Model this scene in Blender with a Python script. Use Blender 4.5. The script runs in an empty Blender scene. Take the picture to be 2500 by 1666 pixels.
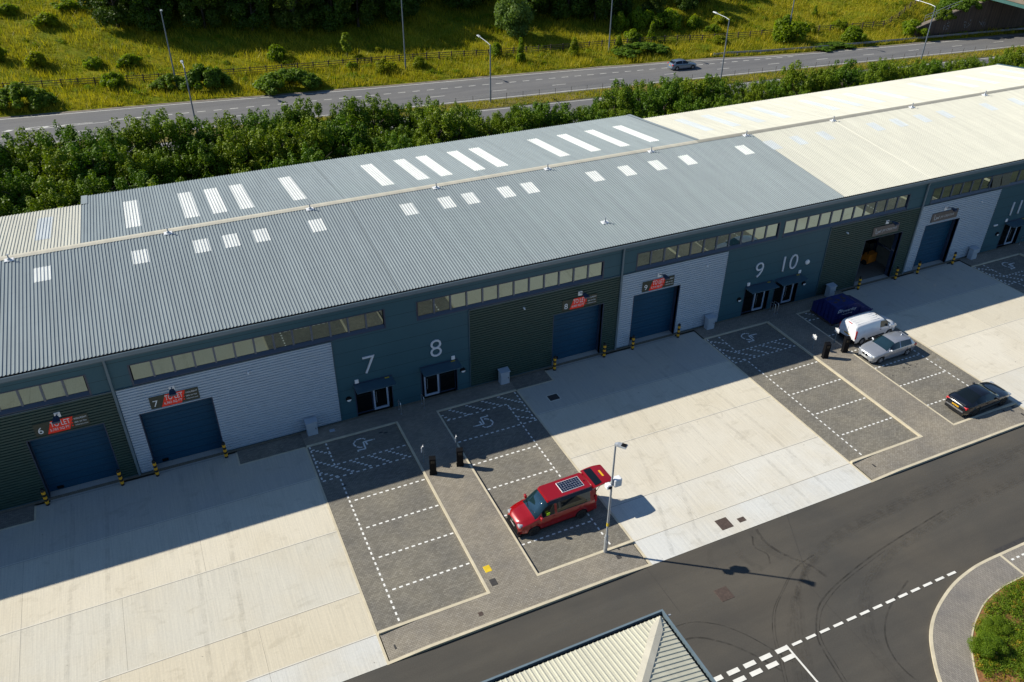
import bpy, bmesh, math, random
import numpy as np
from mathutils import Matrix, Vector
R = math.radians
scene = bpy.context.scene
COL = scene.collection
rnd = random.Random(7)
rng = np.random.default_rng(11)

# ------------------------------------------------------------------ camera
cam_d = bpy.data.cameras.new("camera"); cam = bpy.data.objects.new("camera", cam_d); COL.objects.link(cam)
cam_d.sensor_width = 36.0; cam_d.lens = 29.04; cam_d.clip_start = 0.5; cam_d.clip_end = 3000
def cam_axes(yaw, pitch, roll):
    f = Vector((math.sin(yaw) * math.cos(pitch), math.cos(yaw) * math.cos(pitch), -math.sin(pitch)))
    r = Vector((math.cos(yaw), -math.sin(yaw), 0)); u = r.cross(f)
    c, s = math.cos(roll), math.sin(roll)
    return c * r + s * u, -s * r + c * u, f
_r, _u, _f = cam_axes(R(24.97994), R(33.51275), R(0.54333))
cam.matrix_world = Matrix(((_r.x, _u.x, -_f.x, 0.0), (_r.y, _u.y, -_f.y, -43.73), (_r.z, _u.z, -_f.z, 35.0), (0, 0, 0, 1)))
scene.camera = cam

# ------------------------------------------------------------------ sky and sun
SUN_DIR = Vector((-1.10, 0.76, 1.0)).normalized()          # towards the sun
SUN_EL = math.asin(SUN_DIR.z); SUN_AZ = math.atan2(SUN_DIR.x, SUN_DIR.y)
world = bpy.data.worlds.new("World"); scene.world = world; world.use_nodes = True
wn = world.node_tree; wn.nodes.clear()
sky = wn.nodes.new("ShaderNodeTexSky"); sky.sky_type = 'NISHITA'; sky.sun_disc = False
sky.sun_elevation = SUN_EL; sky.sun_rotation = SUN_AZ; sky.air_density = 1.0; sky.dust_density = 0.0; sky.ozone_density = 5.0
bg = wn.nodes.new("ShaderNodeBackground"); bg.inputs[1].default_value = 0.076
wo = wn.nodes.new("ShaderNodeOutputWorld")
wn.links.new(sky.outputs[0], bg.inputs[0]); wn.links.new(bg.outputs[0], wo.inputs[0])
sun_d = bpy.data.lights.new("sun", 'SUN'); sun_d.energy = 4.3; sun_d.angle = R(0.53); sun_d.color = (1.0, 0.945, 0.82)
sun = bpy.data.objects.new("sun", sun_d); COL.objects.link(sun)
sun.rotation_euler = SUN_DIR.to_track_quat('Z', 'Y').to_euler(); sun.location = (-60, 40, 80)
vs = scene.view_settings; vs.view_transform = 'Standard'; vs.look = 'None'; vs.exposure = 0.5; vs.gamma = 1.0
vs.use_curve_mapping = False
scene.cycles.max_bounces = 6; scene.cycles.diffuse_bounces = 3; scene.cycles.glossy_bounces = 3
scene.cycles.transmission_bounces = 3; scene.cycles.transparent_max_bounces = 32

# ------------------------------------------------------------------ materials
def _base(name):
    m = bpy.data.materials.new(name); m.use_nodes = True; nt = m.node_tree
    return m, nt, nt.nodes["Principled BSDF"]
def nd(nt, t, **kw):
    n = nt.nodes.new(t)
    for k, v in kw.items():
        if k.startswith("i_"):
            key = k[2:]; key = int(key) if key.isdigit() else key.replace("_", " ")
            n.inputs[key].default_value = v
        else: setattr(n, k, v)
    return n
def ramp(nt, stops):
    r = nt.nodes.new("ShaderNodeValToRGB"); e = r.color_ramp.elements
    while len(e) < len(stops): e.new(0.5)
    for k, (p, c) in enumerate(stops): e[k].position = p; e[k].color = (*c, 1) if len(c) == 3 else c
    return r
def scl(c, f): return tuple(min(1.0, x * f) for x in c)
def mat(name, col, rough=0.6, metal=0.0, var=0.12, scale=2.0, spec=0.5, coat=0.0, stretch=(1, 1, 1), world=False, bump=0.0):
    m, nt, b = _base(name); L = nt.links
    if var > 0:
        src = nd(nt, "ShaderNodeNewGeometry").outputs["Position"] if world else nd(nt, "ShaderNodeTexCoord").outputs["Object"]
        mp = nd(nt, "ShaderNodeMapping"); mp.inputs["Scale"].default_value = stretch; L.new(src, mp.inputs[0])
        n1 = nd(nt, "ShaderNodeTexNoise", i_Scale=scale, i_Detail=6.0, i_Roughness=0.65); L.new(mp.outputs[0], n1.inputs["Vector"])
        r = ramp(nt, [(0.3, scl(col, 1 - var)), (0.7, scl(col, 1 + var))]); L.new(n1.outputs[0], r.inputs[0])
        L.new(r.outputs[0], b.inputs["Base Color"])
        rr = nd(nt, "ShaderNodeMapRange", i_To_Min=max(0.02, rough - 0.08), i_To_Max=min(1, rough + 0.08)); L.new(n1.outputs[0], rr.inputs[0]); L.new(rr.outputs[0], b.inputs["Roughness"])
        if bump > 0:
            bp = nd(nt, "ShaderNodeBump", i_Strength=bump, i_Distance=0.02); L.new(n1.outputs[0], bp.inputs["Height"]); L.new(bp.outputs[0], b.inputs["Normal"])
    else:
        b.inputs["Base Color"].default_value = (*col, 1); b.inputs["Roughness"].default_value = rough
    b.inputs["Metallic"].default_value = metal
    b.inputs["Specular IOR Level"].default_value = spec
    if coat: b.inputs["Coat Weight"].default_value = coat; b.inputs["Coat Roughness"].default_value = 0.04
    return m
def mixc(nt, a, b, fac, mode='MIX'):
    n = nd(nt, "ShaderNodeMix", data_type='RGBA', blend_type=mode)
    L = nt.links
    for s, i in ((a, 6), (b, 7), (fac, 0)):
        if isinstance(s, (int, float)): n.inputs[i].default_value = s
        elif isinstance(s, tuple): n.inputs[i].default_value = (*s, 1)
        else: L.new(s, n.inputs[i])
    return n.outputs[2]
def wpos(nt, scale=(1, 1, 1), rot=0.0):
    g = nd(nt, "ShaderNodeNewGeometry"); mp = nd(nt, "ShaderNodeMapping"); mp.inputs["Scale"].default_value = scale; mp.inputs["Rotation"].default_value[2] = rot
    nt.links.new(g.outputs["Position"], mp.inputs[0]); return mp.outputs[0]
def noise(nt, vec, scale, detail=4.0, rough=0.6, dist=0.0):
    n = nd(nt, "ShaderNodeTexNoise", i_Scale=scale, i_Detail=detail, i_Roughness=rough, i_Distortion=dist); nt.links.new(vec, n.inputs["Vector"]); return n.outputs[0]

def concrete_mat():
    m, nt, b = _base("brushed_concrete"); L = nt.links
    at = nd(nt, "ShaderNodeAttribute", attribute_name="tint")
    st = noise(nt, wpos(nt, (14, 0.35, 1)), 1.0, 4, 0.7)                       # broom lines run away from the doors
    big = noise(nt, wpos(nt), 0.22, 5, 0.6)
    fine = noise(nt, wpos(nt), 9.0, 3, 0.7)
    c1 = mixc(nt, at.outputs["Color"], (0.60, 0.53, 0.40), ramp_out(nt, big, [(0.42, (0, 0, 0)), (0.72, (0.55, 0.55, 0.55))]))
    c2 = mixc(nt, c1, ramp_out(nt, st, [(0.34, (0.90, 0.905, 0.91)), (0.6, (1.03, 1.03, 1.02))]), 1.0, 'MULTIPLY')
    c3 = mixc(nt, c2, ramp_out(nt, fine, [(0.3, (0.93, 0.93, 0.93)), (0.7, (1.03, 1.03, 1.03))]), 1.0, 'MULTIPLY')
    sp = noise(nt, wpos(nt), 3.2, 2, 0.5); c3 = mixc(nt, c3, (0.16, 0.145, 0.12), ramp_out(nt, sp, [(0.745, (0, 0, 0)), (0.79, (0.75, 0.75, 0.75))]))
    pat = noise(nt, wpos(nt, (1, 1.6, 1)), 0.55, 5, 0.7, 0.6)
    c4 = mixc(nt, c3, ramp_out(nt, pat, [(0.56, (1, 1, 1)), (0.76, (0.80, 0.79, 0.77))]), 1.0, 'MULTIPLY')
    L.new(c4, b.inputs["Base Color"]); b.inputs["Roughness"].default_value = 0.85; b.inputs["Specular IOR Level"].default_value = 0.25
    return m
def ramp_out(nt, fac, stops):
    r = ramp(nt, stops); nt.links.new(fac, r.inputs[0]); return r.outputs[0]
def block_mat(name, c1, c2, mortar, stain, rot=0.0, row=0.1, wid=0.2):
    m, nt, b = _base(name); L = nt.links
    br = nd(nt, "ShaderNodeTexBrick", offset=0.5, i_Scale=1.0, i_Mortar_Size=0.008, i_Brick_Width=wid, i_Row_Height=row, i_Bias=0.0, i_Mortar_Smooth=0.3)
    L.new(wpos(nt, (1, 1, 1), rot), br.inputs["Vector"])
    br.inputs["Color1"].default_value = (*c1, 1); br.inputs["Color2"].default_value = (*c2, 1); br.inputs["Mortar"].default_value = (*mortar, 1)
    big = noise(nt, wpos(nt), 0.45, 6, 0.65)
    c = mixc(nt, br.outputs[0], ramp_out(nt, big, [(0.3, (0.80, 0.81, 0.84)), (0.7, (1.14, 1.12, 1.06))]), 1.0, 'MULTIPLY')
    eff = noise(nt, wpos(nt), 0.9, 8, 0.78, 0.8)                               # white efflorescence patches
    c = mixc(nt, c, stain, ramp_out(nt, eff, [(0.60, (0, 0, 0)), (0.80, (0.50, 0.50, 0.50))]))
    L.new(c, b.inputs["Base Color"]); b.inputs["Roughness"].default_value = 0.85; b.inputs["Specular IOR Level"].default_value = 0.25
    return m
def asphalt_mat(name, col, warm):
    m, nt, b = _base(name); L = nt.links
    big = noise(nt, wpos(nt), 0.16, 5, 0.6, 0.4); lane = noise(nt, wpos(nt, (0.12, 1.1, 1)), 0.5, 4, 0.6)
    fine = noise(nt, wpos(nt), 22.0, 3, 0.8)
    c = mixc(nt, col, warm, ramp_out(nt, big, [(0.35, (0, 0, 0)), (0.68, (1, 1, 1))]))
    c = mixc(nt, c, ramp_out(nt, lane, [(0.3, (0.82, 0.82, 0.84)), (0.7, (1.14, 1.13, 1.12))]), 1.0, 'MULTIPLY')
    c = mixc(nt, c, ramp_out(nt, fine, [(0.25, (0.72, 0.72, 0.72)), (0.75, (1.28, 1.27, 1.26))]), 1.0, 'MULTIPLY')
    L.new(c, b.inputs["Base Color"]); b.inputs["Roughness"].default_value = 0.8; b.inputs["Specular IOR Level"].default_value = 0.3
    return m
def panel_mat(name, col, pitch, zoff=0.0):
    m, nt, b = _base(name); L = nt.links
    g = nd(nt, "ShaderNodeNewGeometry"); sx = nd(nt, "ShaderNodeSeparateXYZ"); L.new(g.outputs["Position"], sx.inputs[0])
    ad = nd(nt, "ShaderNodeMath", operation='ADD'); ad.inputs[1].default_value = 50 + zoff; L.new(sx.outputs[2], ad.inputs[0])
    mo = nd(nt, "ShaderNodeMath", operation='MODULO'); mo.inputs[1].default_value = pitch; L.new(ad.outputs[0], mo.inputs[0])
    lt = nd(nt, "ShaderNodeMath", operation='LESS_THAN'); lt.inputs[1].default_value = 0.028; L.new(mo.outputs[0], lt.inputs[0])
    n1 = noise(nt, wpos(nt, (1, 1, 0.4)), 0.8, 5, 0.6)
    c = mixc(nt, scl(col, 0.88), scl(col, 1.12), n1)
    c = mixc(nt, c, scl(col, 0.45), lt.outputs[0])
    L.new(c, b.inputs["Base Color"]); b.inputs["Roughness"].default_value = 0.5; b.inputs["Specular IOR Level"].default_value = 0.35
    return m
def mirror_glass(name, tint, dark, fac, k=0.8):
    m, nt, b = _base(name); L = nt.links
    gl = nd(nt, "ShaderNodeBsdfGlossy"); gl.inputs["Color"].default_value = (*tint, 1); gl.inputs["Roughness"].default_value = 0.015
    tc = nd(nt, "ShaderNodeTexCoord"); wv = nd(nt, "ShaderNodeTexNoise", i_Scale=0.35, i_Detail=1.0); L.new(tc.outputs["Object"], wv.inputs["Vector"])
    bp = nd(nt, "ShaderNodeBump", i_Strength=0.06, i_Distance=0.05); L.new(wv.outputs[0], bp.inputs["Height"]); L.new(bp.outputs[0], gl.inputs["Normal"])
    df = nd(nt, "ShaderNodeBsdfDiffuse"); df.inputs["Color"].default_value = (*dark, 1)
    mx = nd(nt, "ShaderNodeMixShader")
    lw = nd(nt, "ShaderNodeLayerWeight", i_Blend=0.5); ma = nd(nt, "ShaderNodeMath", operation='MULTIPLY_ADD'); ma.inputs[1].default_value = k; ma.inputs[2].default_value = fac
    L.new(lw.outputs['Facing'], ma.inputs[0]); L.new(ma.outputs[0], mx.inputs[0])
    L.new(df.outputs[0], mx.inputs[1]); L.new(gl.outputs[0], mx.inputs[2]); L.new(mx.outputs[0], nt.nodes["Material Output"].inputs[0])
    return m
def worn_mat(name, col, lo, hi, mx_):
    m, nt, b = _base(name); L = nt.links
    b.inputs['Base Color'].default_value = (*col, 1); b.inputs['Roughness'].default_value = 0.85; b.inputs['Specular IOR Level'].default_value = 0.2
    n = noise(nt, wpos(nt), 1.6, 6, 0.72, 0.5); a = ramp_out(nt, n, [(lo, (0, 0, 0)), (hi, (mx_, mx_, mx_))])
    L.new(a, b.inputs['Alpha']); return m
def roof_mat(name, col, var=0.08):
    m, nt, b = _base(name); L = nt.links
    big = noise(nt, wpos(nt, (1, 0.5, 1)), 0.25, 5, 0.65); st = noise(nt, wpos(nt, (2.4, 0.12, 1)), 1.0, 4, 0.6); fine = noise(nt, wpos(nt), 12.0, 2, 0.7)
    c = mixc(nt, scl(col, 1 - var), scl(col, 1 + var), big)
    c = mixc(nt, c, ramp_out(nt, st, [(0.3, (0.90, 0.90, 0.90)), (0.7, (1.07, 1.07, 1.06))]), 1.0, 'MULTIPLY')
    c = mixc(nt, c, ramp_out(nt, fine, [(0.26, (0.86, 0.85, 0.83)), (0.4, (1, 1, 1))]), 1.0, 'MULTIPLY')
    g = nd(nt, 'ShaderNodeNewGeometry'); sx = nd(nt, 'ShaderNodeSeparateXYZ'); L.new(g.outputs['Position'], sx.inputs[0])
    ad = nd(nt, 'ShaderNodeMath', operation='ADD'); ad.inputs[1].default_value = 90.3; L.new(sx.outputs[1], ad.inputs[0])
    mo = nd(nt, 'ShaderNodeMath', operation='MODULO'); mo.inputs[1].default_value = 1.75; L.new(ad.outputs[0], mo.inputs[0])
    lt = nd(nt, 'ShaderNodeMath', operation='LESS_THAN'); lt.inputs[1].default_value = 0.05; L.new(mo.outputs[0], lt.inputs[0])
    lf = nd(nt, 'ShaderNodeMath', operation='MULTIPLY'); lf.inputs[1].default_value = 0.16; L.new(lt.outputs[0], lf.inputs[0])
    c = mixc(nt, c, scl(col, 0.55), lf.outputs[0])
    L.new(c, b.inputs["Base Color"]); b.inputs["Roughness"].default_value = 0.55; b.inputs["Specular IOR Level"].default_value = 0.3
    return m
def leaf_mat(name, c_dark, c_light, c_warm, trans=0.35):
    m, nt, b = _base(name); L = nt.links
    at = nd(nt, "ShaderNodeAttribute", attribute_name="tone"); oi = nd(nt, "ShaderNodeObjectInfo")
    c = mixc(nt, c_dark, c_light, at.outputs["Fac"])
    c = mixc(nt, c, c_warm, ramp_out(nt, oi.outputs["Random"], [(0.3, (0, 0, 0)), (1.0, (0.75, 0.75, 0.75))]))
    L.new(c, b.inputs["Base Color"]); b.inputs["Roughness"].default_value = 0.55; b.inputs["Specular IOR Level"].default_value = 0.25
    tr = nd(nt, "ShaderNodeBsdfTranslucent"); L.new(mixc(nt, c, (1.5, 1.6, 0.5), 1.0, 'MULTIPLY'), tr.inputs["Color"])
    mx = nd(nt, "ShaderNodeMixShader"); mx.inputs[0].default_value = trans
    L.new(b.outputs[0], mx.inputs[1]); L.new(tr.outputs[0], mx.inputs[2]); L.new(mx.outputs[0], nt.nodes["Material Output"].inputs[0])
    return m
def meadow_mat(name, c1, c2, c3):
    m, nt, b = _base(name); L = nt.links
    n1 = noise(nt, wpos(nt), 0.11, 5, 0.65, 0.5); n2 = noise(nt, wpos(nt), 0.6, 5, 0.7); n3 = noise(nt, wpos(nt), 5.0, 4, 0.7)
    c = mixc(nt, c1, c2, ramp_out(nt, n1, [(0.36, (0, 0, 0)), (0.62, (1, 1, 1))]))
    c = mixc(nt, c, c3, ramp_out(nt, n2, [(0.48, (0, 0, 0)), (0.72, (0.85, 0.85, 0.85))]))
    c = mixc(nt, c, ramp_out(nt, n3, [(0.25, (0.6, 0.62, 0.55)), (0.75, (1.3, 1.28, 1.2))]), 1.0, 'MULTIPLY')
    L.new(c, b.inputs["Base Color"]); b.inputs["Roughness"].default_value = 0.9; b.inputs["Specular IOR Level"].default_value = 0.1
    return m

M = {}
M['concrete'] = concrete_mat()
M['joint'] = mat("joint_sealant", (0.20, 0.185, 0.16), 0.9, var=0.2, world=True)
M['joint_pale'] = mat("joint_margin", (0.66, 0.62, 0.53), 0.85, var=0.08, world=True, scale=4)
M['paving_bay'] = block_mat("grey_block_paving", (0.185, 0.170, 0.142), (0.255, 0.236, 0.200), (0.10, 0.092, 0.078), (0.42, 0.43, 0.44), 0.0)
M['paving_path'] = block_mat("buff_block_paving", (0.245, 0.218, 0.178), (0.31, 0.280, 0.235), (0.125, 0.11, 0.09), (0.33, 0.31, 0.28), 0.0)
M['paving_isl'] = block_mat("grey_path_paving", (0.235, 0.215, 0.19), (0.29, 0.265, 0.235), (0.13, 0.115, 0.10), (0.30, 0.28, 0.26), R(90))
M['asphalt'] = asphalt_mat("estate_asphalt", (0.070, 0.066, 0.058), (0.094, 0.084, 0.068))
M['highway'] = asphalt_mat("highway_asphalt", (0.150, 0.150, 0.152), (0.165, 0.162, 0.158))
M['kerb'] = mat("concrete_kerb", (0.58, 0.51, 0.37), 0.85, var=0.14, world=True, scale=1.5)
M['white_paint'] = mat("white_road_paint", (0.78, 0.76, 0.70), 0.7, var=0.10, world=True, scale=3)
M['white_block'] = mat("white_block", (0.80, 0.79, 0.75), 0.7, var=0.10, world=True, scale=5)
M['hw_paint'] = mat("worn_road_paint", (0.55, 0.54, 0.50), 0.7, var=0.25, world=True, scale=1.5)
M['oil'] = mat("dark_stain", (0.052, 0.048, 0.044), 0.85, var=0.2, world=True)
M['tyre_mark'] = worn_mat("rubber_mark", (0.034, 0.032, 0.030), 0.34, 0.72, 0.55)
M['scuff'] = worn_mat("rubber_scuff", (0.040, 0.038, 0.036), 0.40, 0.80, 0.16)
M['scuff_pale'] = worn_mat("pale_dust_track", (0.17, 0.16, 0.14), 0.42, 0.8, 0.22)
M['gravel'] = mat("gravel", (0.20, 0.17, 0.12), 0.95, var=0.5, world=True, scale=18)
M['earth'] = mat("earth", (0.060, 0.060, 0.030), 0.95, var=0.4, world=True, scale=0.6)
M['verge'] = meadow_mat("verge_soil", (0.10, 0.11, 0.03), (0.22, 0.17, 0.07), (0.07, 0.10, 0.02))
M['meadow'] = meadow_mat("meadow", (0.25, 0.235, 0.012), (0.115, 0.155, 0.010), (0.29, 0.21, 0.016))
M['shoulder'] = mat("dusty_shoulder", (0.20, 0.17, 0.14), 0.95, var=0.3, world=True, scale=2)
M['panel'] = panel_mat("anthracite_wall_panel", (0.034, 0.100, 0.130), 0.97)
M['clad_light'] = mat("silver_cladding", (0.40, 0.47, 0.54), 0.45, var=0.05, world=True)
M['clad_green'] = mat("dark_green_cladding", (0.028, 0.062, 0.050), 0.5, var=0.12, world=True)
M['trim'] = mat("blue_grey_trim", (0.055, 0.105, 0.135), 0.4, var=0.08, world=True)
M['gutter'] = mat("gutter_steel", (0.14, 0.19, 0.22), 0.4, var=0.08, world=True)
M['gutter_shade'] = mat("painted_gutter_shade", (0.012, 0.014, 0.016), 0.9, var=0.1)  # near-black colour paints the shadow gap inside the gutters
M['frame'] = mat("window_frame", (0.030, 0.048, 0.085), 0.35, var=0.08, world=True)
M['mullion'] = mat("window_mullion", (0.10, 0.12, 0.16), 0.35, var=0.08, world=True)
M['glass'] = mirror_glass("solar_glass", (0.57, 0.70, 0.67), (0.012, 0.024, 0.028), 0.12)
M['glass_dark'] = mirror_glass("door_glass", (0.3, 0.3, 0.3), (0.004, 0.006, 0.007), 0.05, 0.2)
M['roller'] = panel_mat("navy_roller_door", (0.006, 0.060, 0.120), 0.5)
M['reveal'] = mat("door_reveal", (0.035, 0.05, 0.09), 0.5, var=0.1, world=True)
M['door_frame'] = mat("aluminium_door_frame", (0.36, 0.44, 0.55), 0.4, var=0.08)
M['roof_grey'] = roof_mat("grey_roof_sheet", (0.262, 0.302, 0.315))
M['roof_cream'] = roof_mat("cream_roof_sheet", (0.555, 0.545, 0.47), 0.06)
M['roof_near'] = roof_mat("cream_steel_sheet", (0.55, 0.53, 0.42), 0.05)
M['skylight'] = roof_mat("rooflight_sheet", (0.66, 0.68, 0.66), 0.10)
M['skylight_c'] = roof_mat("rooflight_sheet_blue", (0.52, 0.555, 0.57), 0.12)
M['ridge'] = roof_mat("ridge_cap", (0.56, 0.52, 0.42), 0.05)
M['ridge_dull'] = roof_mat("ridge_cap_dull", (0.36, 0.34, 0.28), 0.05)
M['white'] = mat("white_plastic", (0.80, 0.80, 0.80), 0.45, var=0.05)
M['white_num'] = mat("numeral_white", (0.62, 0.66, 0.72), 0.5, var=0.04)
M['grey_box'] = mat("grey_cabinet", (0.36, 0.42, 0.48), 0.5, var=0.08)
M['black'] = mat("black_plastic", (0.008, 0.008, 0.009), 0.6, var=0.15, spec=0.12)
M['black_gloss'] = mat("black_gloss", (0.008, 0.008, 0.009), 0.15, var=0.1)
M['black_band'] = mat("black_band", (0.014, 0.014, 0.012), 0.5, var=0.1)
M['yellow_band'] = mat("yellow_band", (0.80, 0.40, 0.02), 0.5, var=0.1)
M['yellow'] = mat("yellow_cover", (0.72, 0.50, 0.02), 0.6, var=0.15)
M['galv'] = mat("galvanised_steel", (0.42, 0.44, 0.46), 0.45, metal=0.35, var=0.12)
M['pole_dark'] = mat("weathered_column", (0.16, 0.19, 0.23), 0.5, metal=0.2, var=0.12)
M['steel'] = mat("stainless_steel", (0.5, 0.52, 0.54), 0.3, metal=0.8, var=0.05)
M['sign_dark'] = mat("sign_board_dark", (0.040, 0.046, 0.030), 0.5, var=0.08)
M['sign_red'] = mat("sign_red", (1.0, 0.035, 0.010), 0.5, var=0.05)
M['sign_brown'] = mat("sign_board_brown", (0.13, 0.11, 0.10), 0.4, var=0.1)
M['sign_white'] = mat("sign_white", (0.78, 0.80, 0.80), 0.5, var=0.0)
M['sign_silver'] = mat("sign_silver", (0.50, 0.50, 0.50), 0.4, var=0.0)
M['rust'] = mat("rusty_iron", (0.075, 0.052, 0.042), 0.85, var=0.35, scale=6)
M['iron'] = mat("cast_iron", (0.045, 0.042, 0.040), 0.8, var=0.3, scale=6)
M['wood'] = mat("weathered_timber", (0.075, 0.055, 0.040), 0.85, var=0.3, scale=3)
M['bark'] = mat("bark", (0.075, 0.06, 0.042), 0.9, var=0.35, scale=4)
M['leaf'] = leaf_mat("sycamore_leaf", (0.026, 0.076, 0.003), (0.155, 0.255, 0.006), (0.190, 0.240, 0.007), 0.22)
M['leaf_wood'] = leaf_mat("woodland_leaf", (0.024, 0.056, 0.005), (0.085, 0.150, 0.010), (0.090, 0.120, 0.012), 0.25)
M['leaf_bush'] = leaf_mat("shrub_leaf", (0.085, 0.150, 0.006), (0.24, 0.31, 0.012), (0.280, 0.270, 0.010), 0.5)
M['leaf_ivy'] = leaf_mat("bramble_leaf", (0.060, 0.130, 0.010), (0.18, 0.27, 0.026), (0.180, 0.240, 0.016), 0.42)
M['leaf_pale'] = leaf_mat("willow_leaf", (0.060, 0.115, 0.022), (0.170, 0.250, 0.060), (0.15, 0.22, 0.05))
M['leaf_yellow'] = leaf_mat("sapling_leaf", (0.10, 0.16, 0.010), (0.24, 0.30, 0.03), (0.22, 0.28, 0.02))
M['blade'] = leaf_mat("grass_blade", (0.13, 0.165, 0.004), (0.48, 0.40, 0.035), (0.3, 0.26, 0.010), 0.35)
M['cover'] = leaf_mat("ground_cover_leaf", (0.060, 0.125, 0.006), (0.19, 0.28, 0.012), (0.19, 0.24, 0.012), 0.3)
M['cover_y'] = leaf_mat("yellowing_leaf", (0.20, 0.20, 0.015), (0.42, 0.30, 0.02), (0.34, 0.16, 0.02), 0.3)
M['mulch'] = mat("bark_mulch", (0.24, 0.11, 0.04), 0.95, var=0.5, world=True, scale=9)
M['brickwall'] = block_mat("dark_brick", (0.085, 0.062, 0.05), (0.13, 0.095, 0.075), (0.07, 0.055, 0.05), (0.2, 0.16, 0.13))
M['teal_steel'] = mat("green_bridge_beam", (0.05, 0.13, 0.12), 0.5, var=0.15, world=True)
M['stone'] = mat("weathered_concrete", (0.19, 0.155, 0.12), 0.85, var=0.2, world=True, scale=1.0)
M['graffiti'] = mat("graffiti_paint", (0.24, 0.30, 0.36), 0.7, var=0.3, scale=5)
M['barrier'] = mat("galvanised_barrier", (0.30, 0.31, 0.33), 0.5, metal=0.3, var=0.15)
M['tyre'] = mat("tyre_rubber", (0.016, 0.016, 0.016), 0.8, var=0.1)
M['rim_black'] = mat("black_alloy", (0.014, 0.014, 0.015), 0.3, var=0.05)
M['rim_silver'] = mat("silver_alloy", (0.45, 0.46, 0.48), 0.3, metal=0.6, var=0.05)
M['car_glass'] = mirror_glass("car_glass", (0.75, 0.82, 0.85), (0.006, 0.009, 0.010), 0.03, 0.16)
M['screen_glass'] = mirror_glass("windscreen_glass", (0.75, 0.86, 0.9), (0.010, 0.026, 0.030), 0.10, 0.35)
M['red_paint'] = mat("metallic_red_paint", (0.31, 0.002, 0.004), 0.3, var=0.03, coat=1.0, metal=0.1, spec=0.5)
M['white_car'] = mat("white_car_paint", (0.78, 0.79, 0.80), 0.3, var=0.04, coat=0.7)
M['silver_car'] = mat("silver_car_paint", (0.40, 0.42, 0.46), 0.3, metal=0.5, var=0.03, coat=0.9)
M['grey_car'] = mat("blue_grey_car_paint", (0.20, 0.26, 0.34), 0.3, metal=0.5, var=0.03, coat=0.9)
M['black_car'] = mat("black_car_paint", (0.006, 0.007, 0.010), 0.2, var=0.0, coat=1.0)
M['lamp_red'] = mat("red_lens", (0.55, 0.008, 0.012), 0.2, var=0.05, coat=0.6)
M['lamp_clear'] = mat("clear_lens", (0.55, 0.58, 0.60), 0.12, metal=0.4, var=0.1, coat=0.8)
M['chrome'] = mat("chrome", (0.6, 0.6, 0.6), 0.12, metal=1.0, var=0.0)
M['plate_y'] = mat("yellow_plate", (0.85, 0.47, 0.02), 0.5, var=0.04)
M['plate_w'] = mat("white_plate", (0.75, 0.75, 0.72), 0.5, var=0.04)
M['hivis'] = mat("high_visibility_fabric", (0.50, 0.80, 0.02), 0.8, var=0.2, scale=8)
M['cell'] = mat("solar_cell", (0.010, 0.018, 0.045), 0.2, var=0.15, coat=0.5)
M['skip_blue'] = mat("blue_skip_paint", (0.010, 0.017, 0.115), 0.5, var=0.35, scale=1.2)
M['orange'] = mat("orange_machine_paint", (0.65, 0.20, 0.02), 0.5, var=0.1)
M['dark_room'] = mat("dim_warehouse_wall", (0.22, 0.20, 0.15), 0.9, var=0.15, world=True)
M['floor_in'] = mat("warehouse_floor", (0.20, 0.18, 0.15), 0.7, var=0.15, world=True)
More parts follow.
